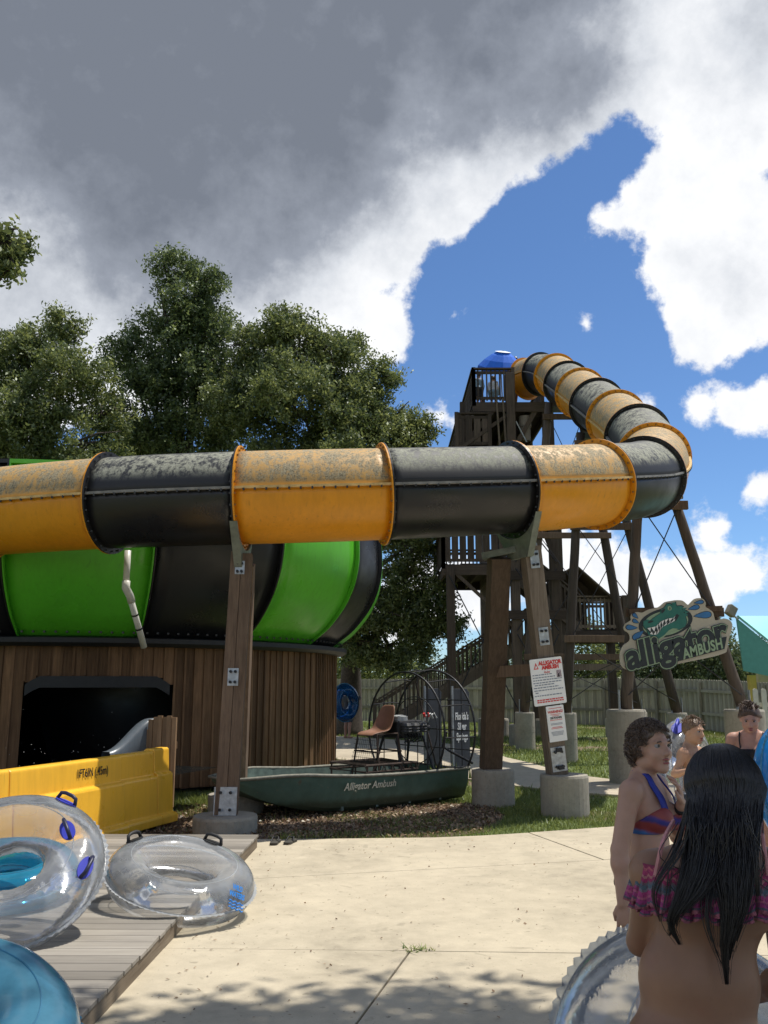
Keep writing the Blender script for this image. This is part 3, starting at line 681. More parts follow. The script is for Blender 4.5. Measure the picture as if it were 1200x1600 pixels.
# grey curved end piece and its plank screen
en = thing('trough_end_guard', 'grey curved fibreglass splash guard at the end of the yellow trough', 'splash guard', (-2.95, 12.0, 0))
P = []
for i in range(15):
    s = i / 14; z = .84 + .40 * (.5 - .5 * math.cos(math.pi * min(1, s * 1.25))); c = V(-3.56, 11.72, 0).lerp(V(-3.02, 12.42, 0), s)
    P.append([c + tn * .07 + V(0, 0, z - .05), c + tn * .05 + V(0, 0, z), c - tn * .06 + V(0, 0, z), c - tn * .09 + V(0, 0, z - .12), c - tn * .1 + V(0, 0, .3), c + tn * .07 + V(0, 0, .3)])
MB().grid(P, closed_v=True).build('guard', M['grey_gel'], en, smooth=True)
sc_ = thing('plank_screen', 'short lit wooden slat screen at the end of the yellow trough', 'screen', (-2.75, 12.2, 0))
A0, A1 = V(-3.20, 12.16, 0), V(-2.74, 12.02, 0)
for k in range(7):
    c = A0.lerp(A1, (k + .5) / 7); top = 1.26 + .02 * (k % 2) - (.16 if k == 0 else .05 if k == 1 else 0); t = (A1 - A0).normalized(); nrm = Vector((t.y, -t.x, 0))
    MB().box((c.x + nrm.x * (.012 if k % 2 else 0), c.y + nrm.y * (.012 if k % 2 else 0), (.12 + top) / 2), (.066, .03, top - .12), math.atan2(t.y, t.x)).build('slat', M['slat'], sc_)
MB().beam(A0.lerp(A1, .75) + V(.03, .06, 0), A0.lerp(A1, .75) + V(.03, .06, 1.1), .08, .08).build('post', M['plank'], sc_)
MB().beam(A0 + V(0, .04, .9), A1 + V(0, .04, .9), .05, .09).build('rail', M['plank'], sc_)

# ------------------------------------------------------------------ low boardwalk beside the trough
dk = thing('boardwalk', 'low grey composite boardwalk between the yellow trough and the concrete', 'boardwalk', (-2.2, 7.5, 0))
y = 3.0; i = 0; rd = random.Random(5)
while y < 9.9:
    xr = -1.335 - (9.9 - y) * .026 + rd.uniform(-.004, .004); s_ = (TA.y - y) / -td.y; xl = TA.x + td.x * s_ + .24
    a, b = V(xl, y + .035, .105), V(xr, y + .0, .105); w_ = .137
    MB().beam(a, b, w_, .025).build('board', M['deckboard'], dk, bevel=.003); y += .143; i += 1
MB().beam((-1.36, 9.86, .045), (-1.54, 3.0, .045), .035, .09).build('fascia', M['joist'], dk)
for o in (.6, 1.2, 1.8): MB().beam((-1.36 - o, 9.86, .045), (-1.54 - o, 3.0, .045), .04, .09).build('joist', M['joist'], dk)
rs = random.Random(31); dr = MB()
for k in range(45):
    c = V(rs.uniform(-4.9, -3.4), rs.uniform(11.6, 13.4), .55 + abs(rs.gauss(0, .28))); r_ = rs.uniform(.002, .005); dr.add([c + V(r_, 0, 0), c + V(-r_, 0, 0), c + V(0, r_, 0), c + V(0, -r_, 0), c + V(0, 0, r_), c + V(0, 0, -r_)], [(0, 2, 4), (2, 1, 4), (1, 3, 4), (3, 0, 4), (2, 0, 5), (1, 2, 5), (3, 1, 5), (0, 3, 5)])
tag(dr.build('water_spray', M['white_paint'], kind='stuff'), 'fine water spray above the dark trough opening', 'water spray')
# ------------------------------------------------------------------ round-pole bents under the descending tube
def bent(name, label, Y, xl0, xl1, xr0, xr1, ztop, rp_, pier_r, ph, beams, nearpier=True, xb=0):
    t = thing(name, label, 'support', ((xl0 + xr0) / 2, Y, 0), 'pole bents under the tube slide')
    for x0, x1 in ((xl0, xl1), (xr0, xr1)):
        a, b = V(x0, Y, ph), V(x1, Y, ztop); n = 9; rr = random.Random(int(x0 * 91))
        MB().tube([a.lerp(b, k / n) + V(rr.uniform(-.008, .008), rr.uniform(-.008, .008), 0) for k in range(n + 1)], [rp_ * (1.08 - .16 * k / n) for k in range(n + 1)], 14).build('pole', M['pole'], t, smooth=True)
        pr = [(pier_r * .98, -.05), (pier_r, .0), (pier_r, ph * .45), (pier_r * 1.012, ph * .46), (pier_r * 1.01, ph - .03), (pier_r * .97, ph)]
        MB().lathe((x0, Y, 0), pr, 30).build('footing', M['footing'], t, smooth=False)
        for sg in (-1, 1):   # strap irons and bolts at the foot
            MB().box((x0 + sg * (rp_ + .012), Y, ph + .16), (.012, .09, .36)).build('strap', M['galv'], t)
    for z in beams:
        k = (z - ph) / (ztop - ph); a = V(xl0 + (xl1 - xl0) * k, Y - rp_ - .04, z); b = V(xr0 + (xr1 - xr0) * k, Y - rp_ - .04, z); d = (b - a).normalized() * .16
        MB().beam(a - d, b + d, .08, .16).build('beam', M['post'], t, bevel=.006)
    zs = sorted([ph + .25] + list(beams))
    for z0, z1 in zip(zs[:-1], zs[1:]):
        def X(z, s):
            k = (z - ph) / (ztop - ph); return (xl0 + (xl1 - xl0) * k) if s < 0 else (xr0 + (xr1 - xr0) * k)
        for s in (-1, 1): MB().rod((X(z0, s), Y - rp_ - .02 - .02 * s, z0), (X(z1, -s), Y - rp_ - .02 - .02 * s, z1), .011, 6).build('tie_rod', M['steel_dark'], t)
    return t
bA = bent('pole_bent', 'nearest round-pole bent behind the alligator sign', 16.0, 4.27, 4.70, 6.35, 5.36, 5.02, .098, .34, 1.25, (2.95, 4.9))
bB = bent('pole_bent', 'middle round-pole bent under the tube between alligator sign and stairs', 20.5, 4.12, 4.72, 6.62, 5.26, 7.60, .105, .22, 1.05, (2.7, 5.30, 7.3))
bC = bent('pole_bent', 'farthest round-pole bent under the tube beside the timber stairs', 24.2, 3.75, 4.70, 6.75, 5.56, 9.55, .12, .26, .95, (2.4, 5.7, 9.1))
for b_, i in ((bA, 9 * NS), (bB, 12 * NS - 2), (bC, 14 * NS)): 
    t, s, u = frame_at(i); c = PATH[i] - u * (RT + .10)
    MB().beam(c - s * .5, c + s * .5, .12, .16).build('saddle', M['green_steel'], b_)

# ------------------------------------------------------------------ stair tower
tw = thing('stair_tower', 'tall weathered timber stair tower with switchback stairs and slide deck', 'tower', (4.2, 28, 0))
XL0, XL1, XR0, XR1 = 1.75, 3.85, 5.05, 7.75       # left landings, right landings
Y0, Y1, YM = 25.9, 30.2, 28.0
def railing(parent, a, b, h=1.06, mat='tower', bal=True, sp=.125, solid=False):
    a, b = Vector(a), Vector(b); L_ = (b - a).length; m = M[mat]; d = (b - a) / L_
    MB().beam(a + V(0, 0, h), b + V(0, 0, h), .14, .045).build('handrail', m, parent); MB().beam(a + V(0, 0, h - .12), b + V(0, 0, h - .12), .04, .09).build('upper_rail', m, parent); MB().beam(a + V(0, 0, .12), b + V(0, 0, .12), .04, .09).build('lower_rail', m, parent)
    if solid:
        n = max(2, int(L_ / .21))
        for k in range(n):
            p = a.lerp(b, (k + .5) / n); MB().box((p.x, p.y, p.z + .55), (.192 if abs(d.x) > .5 else .03, .03 if abs(d.x) > .5 else .192, .82)).build('rail_slat', m, parent)
    elif bal:
        n = max(2, int(Vector((b.x - a.x, b.y - a.y, 0)).length / sp))
        for k in range(1, n):
            p = a.lerp(b, k / n); MB().box((p.x, p.y, p.z + .53), (.045, .045, .98)).build('baluster', m, parent)
    for p in (a, b): MB().box((p.x, p.y, p.z + .48), (.11, .11, 1.24)).build('rail_post', m, parent)
def deck(parent, x0, x1, y0, y1, z, mat='tower_h', n=None):
    n = n or int((y1 - y0) / .28); w = (y1 - y0) / n
    for k in range(n): MB().box(((x0 + x1) / 2, y0 + (k + .5) * w, z - .02), (x1 - x0, w - .012, .04)).build('deck_board', M[mat], parent)
    for k in range(5):
        x = x0 + .06 + (x1 - x0 - .12) * k / 4; MB().box((x, (y0 + y1) / 2, z - .16), (.06, y1 - y0, .24)).build('joist', M['tower'], parent)
    for yy in (y0 - .03, y1 + .03): MB().box(((x0 + x1) / 2, yy, z - .17), (x1 - x0 + .1, .05, .30)).build('rim_beam', M['tower_h'], parent)
def flight(parent, a, b, w, ydir=1, rails=True, mat='tower'):
    """stairs from a (low) to b (high); run along X; a, b are the near-edge corners, w the depth in Y"""
    a, b = Vector(a), Vector(b); n = int(round((b.z - a.z) / .185)); 
    for k in range(n):
        p = a.lerp(b, (k + .5) / n); MB().box((p.x, p.y + w / 2, a.z + (k + 1) * (b.z - a.z) / n - .025), (abs(b.x - a.x) / n + .04, w, .045)).build('tread', M['tower_h'], parent)
    for yy in (0, w):
        MB().beam(a + V(0, yy, -.10), b + V(0, yy, -.10), .06, .30).build('stringer', M[mat], parent)
        railing(parent, a + V(0, yy, .0), b + V(0, yy, .0), .98, mat, True, .14)
Zr1, Zl2, Zr3, Zl4, Zt = 3.34, 5.15, 6.95, 8.7, 10.14
# posts run through
for (x, y, zt, mt) in ((XL0 + .1, Y0, 10.0, 'tower'), (3.42, 30.2, 10.9, 'tower_light'), (XL1, Y0, Zt + .9, 'tower'), (XL1, Y1, 10.9, 'tower'), (XR0, Y0 + .2, Zt, 'tower'), (XR0 + .05, Y1, 10.6, 'tower'), (XR1 - 2.2, YM, Zr3 + 1, 'tower'), (XR1 - .1, YM + .05, Zr1 + 1.1, 'tower'), (XR1 - .1, Y1, Zr1 + 1.1, 'tower')):
    if x == XL0 + .1:
        continue
    MB().box((x, y, (zt + .55) / 2), (.26, .26, zt - .55)).build('post', M[mt], tw, bevel=.01)
    MB().lathe((x, y, 0), [(.30, -.05), (.30, .5), (.28, .56)], 20).build('footing', M['footing'], tw)
# ladder of landings and flights
deck(tw, XR0, XR1, YM, Y1, Zr1); deck(tw, XL0, XL1, Y0, Y1, Zl2); deck(tw, XR0, XR1 - 2.0, Y0 + .2, Y1, Zr3); deck(tw, XL0 + .55, XL1 + 1.2, Y0, Y1, Zl4); deck(tw, 2.75, 5.15, Y0, Y1, Zt)
flight(tw, (-.3, 28.9, .15), (XR0, 28.9, Zr1), 1.15, mat='tower_mid')
flight(tw, (XR0 + 1.3, YM + .1, Zr1), (XL1, YM - .9, Zl2), .95)
flight(tw, (XL1, 29.0, Zl2), (XR0 + .1, 29.0, Zr3), 1.1)
flight(tw, (XR0, 26.4, Zr3), (XL1 + .2, 26.4, Zl4), 1.1)
flight(tw, (XL0 + 1.2, 29.0, Zl4), (3.4, 29.0, Zt), 1.0)
railing(tw, (XR0 + .1, YM, Zr1), (XR1, YM, Zr1), mat='tower_mid'); railing(tw, (XR1, YM, Zr1), (XR1, Y1, Zr1)); railing(tw, (XR0 + .4, Y1, Zr1), (XR1, Y1, Zr1), mat='tower_mid')
railing(tw, (XL0, Y0, Zl2), (XL1, Y0, Zl2), solid=True); railing(tw, (XL0, Y0, Zl2), (XL0, Y1, Zl2), solid=True); railing(tw, (XL0, Y1, Zl2), (XL1, Y1, Zl2))
railing(tw, (XR0 + .1, Y0 + .2, Zr3), (XR1 - 2.0, Y0 + .2, Zr3)); railing(tw, (XR0, Y1, Zr3), (XR1 - 2, Y1, Zr3)); railing(tw, (XR1 - 2, Y0 + .2, Zr3), (XR1 - 2, Y1, Zr3))
railing(tw, (XL0 + .55, Y0, Zl4), (XL0 + .55, Y1, Zl4), sp=.16); railing(tw, (XL0 + .45, Y0 - .04, Zl4), (3.2, Y0 - .04, Zl4), solid=True)
for x0_, x1_ in ((2.35, 3.3), (3.95, 4.6)): MB().beam((x0_, Y0 + .02, Zl4), (x1_, Y0 + .02, Zt - .3), .07, .14).build('brace', M['tower'], tw)
for x_ in (2.4, 4.9): MB().box((x_, Y0 + .05, (Zl4 + Zt) / 2), (.16, .16, Zt - Zl4)).build('post', M['tower'], tw)
for (xa, xb, za, zb) in ((XL1, XR0, .8, 3.1), (XL1, XR0, 3.2, 5.0), (XL1, XR0, 5.2, 6.8), (1.9, 3.8, 1.0, 4.8)):
    for s_ in (0, 1): MB().rod((xa if s_ == 0 else xb, Y0 - .15 - .03 * s_, za), (xb if s_ == 0 else xa, Y0 - .15 - .03 * s_, zb), .018, 6).build('tie_rod', M['steel_dark'], tw)
MB().box((1.95, Y0, 2.6), (.24, .24, 4.9)).build('post', M['tower'], tw, bevel=.01)
for z_ in (2.2, 3.1): MB().box((6.3, YM - .1, z_), (2.6, .06, .2)).build('cross_beam', M['tower_mid'], tw)
railing(tw, (2.75, Y0, Zt), (3.95, Y0, Zt), sp=.13); railing(tw, (2.75, Y0, Zt), (2.75, Y1, Zt), solid=False); railing(tw, (2.75, Y1, Zt), (5.1, Y1, Zt)); railing(tw, (5.1, Y0 + 1.4, Zt), (5.1, Y1, Zt))
for a, b in (((XL0 + .2, Y0 - .05, Zl4 - .3), (XL1, Y0 - .05, Zt - .35)), ((XL1 + .1, Y0, Zl2 + 1.1), (XR0, Y0 + .2, Zr3 + .2)), ((XL1, Y0, Zl2 - 1.9), (XL0 + .4, Y0, Zl2 - .3)), ((XL1, Y1, 1), (XR0, Y1, Zr3)), ((XR0, Y1, 1), (XL1, Y1, Zl2)), ((XL1, Y0 - .1, Zl2), (XR0, Y0, Zl4)), ((XR0, Y0 - .1, Zl2), (XL1, Y0, Zl4))):
    MB().beam(a, b, .05, .10).build('brace', M['tower'], tw)
for z in (Zl2 - .35, Zl2 - 1.5, Zl4 - .3, Zr3 - .3): MB().box(((XL1 + XR0) / 2, Y0 - .16, z), (XR0 - XL1 + .5, .06, .26)).build('cross_beam', M['tower_h'], tw)
MB().box((3.1, 30.0, 5.6), (1.0, .06, .24)).build('cross_beam', M['tower_h'], tw)
# gabled hatch roof over the stair, drain drum under the deck and a ladder
hr = MB().prism([(-.75, 0), (.55, 0), (1.0, 0), (.0, .95), (-.75, .45)], (6.05, 28.9, Zr1 + 1.05), (1, 0, 0), (0, 0, 1), .9).build('stair_hood', M['tower_mid'], tw)
for a, b in (((5.2, 28.4, Zr1 + 1.48), (6.05, 28.4, Zr1 + 2.03)), ((6.06, 28.4, Zr1 + 2.03), (7.2, 28.4, Zr1 + .98))): MB().beam(a, b, 1.3, .05).build('hood_roof', M['tower_mid'], tw)
MB().lathe((4.32, 26.1, 8.95), [(.16, 0), (.16, .45), (.19, .45), (.19, .78)], 18).build('water_riser', M['riser'], tw)
for o_ in (0, .19): MB().rod((3.50 + o_, Y0 - .14, 8.3), (3.42 + o_, Y0 - .14, 10.2), .03, 8).build('ladder_rail', M['tower_mid'], tw)
MB().rod((4.0, Y0 - .1, 9.5), (4.3, Y0 - .1, 8.85), .02, 6).build('stay', M['galv'], tw)

# blue parasol on the top deck
um = thing('parasol', 'blue parasol with white trim above the top deck of the tower', 'umbrella', (3.75, 27.0, Zt))
MB().rod((3.78, 27.0, Zt), (3.73, 27.0, 12.0), .022, 8).build('pole', M['white_paint'], um)
ap = V(3.80, 26.75, 12.12); ax = V(.10, -.50, 1).normalized(); sx_ = ax.cross(V(0, 1, 0)).normalized(); sy_ = ax.cross(sx_)
def umb(rad, dz, a): return ap + (sx_ * math.cos(a) + sy_ * math.sin(a)) * rad - ax * dz
for k in range(8):
    a0, a1 = 2 * math.pi * k / 8, 2 * math.pi * (k + 1) / 8; am = (a0 + a1) / 2
    rows = []
    for j, (rr_, dz) in enumerate(((.16, .02), (.36, .14), (.56, .31), (.74, .52), (.755, .66))):
        rows.append([umb(rr_, dz, a0), umb(rr_ * .955, dz + (.0 if j < 4 else -.02), am), umb(rr_, dz, a1)])
    o = MB().grid(rows).build('canopy_panel', M['blue_cloth'], um); sm = o.modifiers.new('t', 'SOLIDIFY'); sm.thickness = .006
    MB().grid([[umb(.05, -.0, a0), umb(.05, -.0, am), umb(.05, -.0, a1)], [umb(.26, .03, a0), umb(.25, .03, am), umb(.26, .03, a1)]]).build('vent_panel', M['white_cloth'], um)
    MB().rod(umb(.1, .02, a0), umb(.74, .53, a0), .008, 6).build('rib', M['white_paint'], um)

# ------------------------------------------------------------------ alligator sign on the nearest bent
sg = thing('alligator_sign', 'cut-out alligator ride sign with blue splash drops on leaning poles', 'sign', (5.1, 15.7, 2.0))
PX = 15.7 / 1383 * 1.0 / 5 * 1.018      # metres for one unit of the outline below
SO = at(960, 920, 15.70); sux, suy = V(1, 0, 0), V(0, 0, -1)
def sp(x, y, d=0): return SO + V(x * PX, -d, -y * PX)
def sheet(name, pts, mat, d, th=.004, parent=None):
    P = [sp(x, y, d) for x, y in pts]; n = len(P); bk = [p + V(0, th, 0) for p in P]
    me = MB(); me.add(P + bk, [tuple(range(n)), tuple(range(2 * n - 1, n - 1, -1))] + [(i, i + n, (i + 1) % n + n, (i + 1) % n) for i in range(n)])
    return me.build(name, mat, parent or sg)
def smoothpoly(pts, n=4):
    P = [Vector((x, y, 0)) for x, y in pts]; m = len(P); out = []
    for i in range(m):
        a, b, c, d = P[i - 1], P[i], P[(i + 1) % m], P[(i + 2) % m]
        for k in range(n):
            t = k / n; q = .5 * ((2 * b) + (c - a) * t + (2 * a - 5 * b + 4 * c - d) * t * t + (3 * b - a - 3 * c + d) * t ** 3); out.append((q.x, q.y))
    return out
OUT = [(16, 560), (32, 592), (62, 612), (112, 612), (200, 592), (300, 562), (342, 576), (400, 580), (450, 570), (560, 548), (700, 520), (812, 488), (832, 462), (850, 390), (882, 300), (884, 262), (862, 236), (820, 227), (762, 242), (752, 212), (745, 180), (718, 156), (692, 138), (695, 108), (680, 80), (650, 71), (610, 78), (578, 105), (556, 122), (520, 92), (470, 87), (420, 94), (378, 104), (330, 140), (250, 160), (205, 182), (165, 178), (126, 190), (114, 215), (114, 240), (75, 264), (57, 290), (62, 316), (92, 340), (100, 375), (88, 402), (45, 432), (18, 490)]
board = sheet('board', smoothpoly(OUT, 3), M['sign_cream'], 0, .03)
def ell(cx, cy, rx, ry, rot, n=40): return [(cx + rx * math.cos(a) * math.cos(rot) - ry * math.sin(a) * math.sin(rot), cy + rx * math.cos(a) * math.sin(rot) + ry * math.sin(a) * math.cos(rot)) for a in [2 * math.pi * k / n for k in range(n)]]
sheet('emblem_ring', ell(378, 258, 212, 108, -.22), M['sign_dark'], .004)
sheet('emblem_field', ell(376, 262, 178, 92, -.22), M['sign_green'], .008)
HEAD = [(205, 278), (208, 248), (238, 236), (262, 242), (282, 226), (338, 190), (346, 160), (372, 146), (392, 118), (418, 114), (438, 128), (462, 104), (468, 134), (500, 132), (522, 140), (506, 158), (545, 170), (516, 182), (552, 200), (530, 214), (538, 250), (524, 288), (474, 312), (430, 302), (398, 316), (362, 352), (318, 380), (276, 386), (248, 372), (238, 348), (232, 316), (212, 296)]
sheet('head_outline', [(x + (x - 380) * .035, y + (y - 250) * .05) for x, y in HEAD], M['sign_dark'], .011)
sheet('head', HEAD, M['sign_teal'], .014)
sheet('jaw_light', [(250, 372), (276, 386), (318, 380), (362, 352), (398, 316), (430, 302), (470, 306), (420, 322), (380, 350), (350, 372), (310, 398), (268, 398)], M['sign_green'], .0165)
sheet('mouth', [(228, 302), (300, 286), (340, 248), (400, 226), (438, 222), (466, 192), (484, 204), (458, 244), (404, 268), (352, 290), (322, 334), (300, 352), (262, 350), (244, 328)], M['sign_dark'], .017)
rt = random.Random(3)
top = [(232, 302), (262, 296), (300, 288), (322, 268), (342, 250), (370, 238), (400, 228), (436, 223), (456, 206)]; botm = [(250, 345), (276, 350), (302, 350), (322, 330), (336, 308), (354, 289), (384, 276), (410, 264), (448, 244)]
for i in range(8):
    (a, b), (c, d) = top[i], top[i + 1]; (e, f), (g_, h) = botm[i], botm[i + 1]
    sheet('tooth', [(a + 2, b), (c - 2, d), ((a + c) / 2 * .4 + (e + g_) / 2 * .6, (b + d) / 2 * .4 + (f + h) / 2 * .6)], M['white_paint'], .0195, .003)
    sheet('tooth', [(e + 2, f), (g_ - 2, h), (c * .45 + g_ * .55 - 3, d * .45 + h * .55)], M['white_paint'], .0195, .003)
sheet('eye', ell(413, 150, 15, 18, 0, 16), M['sign_green'], .017); sheet('pupil', ell(415, 152, 4, 13, .1, 12), M['sign_dark'], .0195, .003)
sheet('nostril', ell(262, 252, 22, 8, -.3, 14), M['sign_dark'], .017); sheet('brow', [(346, 168), (372, 152), (380, 160), (362, 184), (350, 190)], M['sign_dark'], .017)
for k, (tx, ty) in enumerate(((552, 146), (566, 172), (470, 104))): sheet('spike', [(tx, ty), (tx - 40, ty + 4), (tx - 36, ty + 22)], M['sign_teal'], .0175)
def drop(cx, cy, l, w, rot):
    pts = []
    for k in range(20):
        a = 2 * math.pi * k / 20; r_ = (1 - math.cos(a)) / 2; x = -l * math.cos(a) / 2 * 1.0; y = w / 2 * math.sin(a) * (.25 + .75 * r_); pts.append((cx + x * math.cos(rot) - y * math.sin(rot), cy + x * math.sin(rot) + y * math.cos(rot)))
    return pts
for cx, cy, l, w, rot in ((150, 208, 46, 36, 3.9), (150, 250, 46, 36, 3.6), (116, 296, 82, 48, 3.2), (164, 352, 100, 58, 2.5 ), (600, 146, 82, 46, -.25), (642, 104, 68, 34, -.15), (664, 202, 130, 66, -.12)):
    sheet('drop_outline', drop(cx, cy, l + 12, w + 12, rot), M['sign_dark'], .006); sheet('splash_drop', drop(cx, cy, l, w, rot), M['sign_blue'], .010)
# lettering: dark letters on a pale-green halo with a dark rim
a_ = R(13.5); lx = V(math.cos(a_), 0, math.sin(a_)); ly = V(-math.sin(a_), 0, math.cos(a_))
c_ = sp(440, 405, 0)
fitw = 852 * PX; c_ = sp(448, 425, 0); lx = V(math.cos(R(15.5)), 0, math.sin(R(15.5))); ly = V(-math.sin(R(15.5)), 0, math.cos(R(15.5)))
for nm, off, mat, d, ex in (('letter_rim', .048, 'sign_dark', .022, .116), ('letter_halo', .036, 'sign_green', .026, .092), ('lettering', .020, 'sign_dark', .030, .060)):
    text_mesh(nm, 'alligator', .62, c_ + V(0, -d, 0), lx, ly, M[mat], sg, .15, off, .003, space=.97, fit=fitw - .116 + ex)
P = [(472, 455), (832, 364), (808, 458), (445, 552)]; sheet('ambush_plate', P, M['sign_dark'], .034)
text_mesh('lettering', 'AMBUSH', .25, sp(640, 459, .0385), lx, ly, M['sign_green'], sg, .22, .008, .003, space=1.05, fit=330 * PX)
for z in (2.35, 2.95): MB().beam((4.35, 15.74, z), (6.0, 15.74, z + .06), .05, .09).build('batten', M['post'], sg)

# ------------------------------------------------------------------ rule board and warning board on the A-frame leg
def board_sign(name, label, c, w, h, rnd_=.02):
    t = thing(name, label, 'sign', c - FD * h / 2)
    pts = []
    for sx, sy, a0 in ((1, 1, 0), (-1, 1, 90), (-1, -1, 180), (1, -1, 270)):
        for k in range(4): a = R(a0 + 30 * k); pts.append((sx * (w / 2 - rnd_) + rnd_ * math.cos(a), sy * (h / 2 - rnd_) + rnd_ * math.sin(a)))
    MB().prism(pts, c, FX, FD, .012).build('board', M['white_paint'], t); return t
FXs, FDs = FX, FD
q1 = FL0.lerp(FL1, .405) + FN * .135 - FX * .03
rb = board_sign('rule_board', 'white rule board with red heading on the leaning timber post', q1, .47, .62)
nz = FX.cross(FD)
def on(c, x, y, d=.003): return c + FX * x + FD * y + nz * d
text_mesh('heading', 'ALLIGATOR', .072, on(q1, .055, .245), FX, FD, M['red_ink'], rb, .0, .004, .002, sx=.86); text_mesh('heading', 'AMBUSH', .072, on(q1, .055, .185), FX, FD, M['red_ink'], rb, .0, .004, .002, sx=.88)
MB().prism([(-.185, .175), (-.115, .175), (-.15, .262)], on(q1, 0, 0, .003), FX, FD, .002).build('triangle_mark', M['red_ink'], rb)
MB().prism([(-.168, .188), (-.132, .188), (-.15, .23)], on(q1, 0, 0, .005), FX, FD, .002).build('triangle_inner', M['white_paint'], rb)
text_mesh('subheading', 'Rules', .04, on(q1, 0, .125), FX, FD, M['red_ink'], rb, .2)
MB().prism([(.135, .04), (.205, .04), (.205, .135), (.135, .135)], on(q1, 0, 0, .003), FX, FD, .002).build('picture', M['sign_pic'], rb)
MB().prism([(.15, .045), (.175, .045), (.172, .09), (.155, .09)], on(q1, 0, 0, .005), FX, FD, .002).build('picture_figure', M['ink'], rb)
rr_ = random.Random(8)
for k, (y_, l) in enumerate(((.09, .28), (.055, .33), (.02, .42), (-.015, .41), (-.045, .30), (-.08, .36), (-.115, .42), (-.145, .06), (-.185, .40))):
    b = MB(); x = -.20 if l < .1 or k == 4 else -.215; xe = -.215 + l
    while x < xe:
        w_ = rr_.uniform(.018, .05); b.prism([(x, y_), (min(x + w_, xe), y_), (min(x + w_, xe), y_ + .013), (x, y_ + .013)], on(q1, 0, 0, .003), FX, FD, .002); x += w_ + .010
    b.build('text_line', M['blue_grey_ink'], rb)
for y_ in (-.245, -.272): 
    b = MB(); x = -.19
    while x < .19: w_ = rr_.uniform(.02, .05); b.prism([(x, y_), (x + w_, y_), (x + w_, y_ + .016), (x, y_ + .016)], on(q1, 0, 0, .003), FX, FD, .002); x += w_ + .009
    b.build('text_line', M['red_ink'], rb)
q2 = FL0.lerp(FL1, .222) + FN * .135 + FX * .02
wb = board_sign('warning_board', 'narrow white warning board below the larger rule board', q2, .255, .47, .006)
text_mesh('heading', 'WARNING!', .05, on(q2, 0, .155), FX, FD, M['red_ink'], wb, 0, .001, .002, sx=.85); text_mesh('limit', '250 POUNDS', .036, on(q2, 0, .075), FX, FD, M['ink'], wb, 0, .001, .002, sx=.8)
for y_, l, m_ in ((.20, .19, 'red_ink'), (.118, .15, 'red_ink'), (.10, .10, 'red_ink'), (.045, .18, 'red_ink'), (.0, .17, 'blue_grey_ink'), (-.015, .17, 'blue_grey_ink'), (-.05, .14, 'red_ink'), (-.065, .17, 'red_ink'), (-.11, .18, 'blue_grey_ink'), (-.125, .18, 'blue_grey_ink'), (-.14, .16, 'blue_grey_ink'), (-.155, .15, 'blue_grey_ink')):
    MB().prism([(-l / 2, y_), (l / 2, y_), (l / 2, y_ + .006), (-l / 2, y_ + .006)], on(q2, 0, 0, .003), FX, FD, .002).build('text_line', M[m_], wb)

# ------------------------------------------------------------------ board fence round the lawn
fc = thing('board_fence', 'long pale board fence curving round behind the lawn and tower', 'fence', (6, 38, 0))
FP = catmull([(-14, 45, 0), (-6, 43, 0), (1, 41.5, 0), (7, 39, 0), (11, 35.5, 0), (12.2, 31, 0), (12.0, 27, 0), (11.0, 23.5, 0), (10.2, 21.5, 0)], 30)
bds = [MB(), MB()]; acc = 0; k = 0
Ltot = sum((FP[i + 1] - FP[i]).length for i in range(len(FP) - 1)); run = 0; lastpost = -9
for i in range(len(FP) - 1):
    a, b = FP[i], FP[i + 1]; L_ = (b - a).length; d = (b - a) / L_; nrm = Vector((d.y, -d.x, 0))
    nrm = nrm if (nrm.dot(Vector((0, -1, 0))) > 0 or nrm.x < 0) else -nrm
    s = 0
    n_ = max(1, round(L_ / .15))
    for j in range(n_):
        p = a.lerp(b, (j + .5) / n_); run_ = run + L_ * (j + .5) / n_; h = 1.92 - .46 * max(0, min(1, (run_ - 26) / 22)); w_ = L_ / n_ - .012
        pts = [(-w_ / 2, 0), (w_ / 2, 0), (w_ / 2, h - .04), (w_ / 2 - .03, h), (-w_ / 2 + .03, h), (-w_ / 2, h - .04)]
        bds[k % 2].prism(pts, p + nrm * (.012 if k % 2 else 0), d, V(0, 0, 1), .02); k += 1
    if run - lastpost > 2.3:
        h = 1.92 - .46 * max(0, min(1, (run - 26) / 22)); MB().box((a.x + nrm.x * .07, a.y + nrm.y * .07, (h - .1) / 2), (.1, .1, h - .1), math.atan2(d.y, d.x)).build('post', M['fence'], fc)
        if lastpost > -1:
            for zz in (.35, .82): MB().beam(lp_ + V(0, 0, (hl - .1) * zz) + nrm * .04, a + V(0, 0, (h - .1) * zz) + nrm * .04, .04, .10).build('rail', M['fence'], fc)
        lastpost = run; lp_ = a; hl = h
    run += L_
bds[0].build('boards', M['fence'], fc, kind='stuff', fix=True); bds[1].build('boards', M['fence'], fc, kind='stuff', fix=True)
# white picket fence at the edge of the lawn
pk = thing('picket_fence', 'low white picket fence below the turquoise roof', 'fence', (10, 19.5, 0))
for k in range(14):
    x = 8.02 + k * .19; pts = [(-.055, 0), (.055, 0), (.055, 1.52)] + [(.055 * math.cos(R(a)), 1.52 + .055 * math.sin(R(a))) for a in (30, 60, 90, 120, 150)] + [(-.055, 1.52)]
    MB().prism(pts, (x, 19.5 + .02 * k, 0.02), (1, 0, 0), (0, 0, 1), .03).build('picket', M['picket'], pk)
for z in (.5, 1.25): MB().beam((7.95, 19.56, z), (10.6, 19.84, z), .04, .09).build('rail', M['picket'], pk)

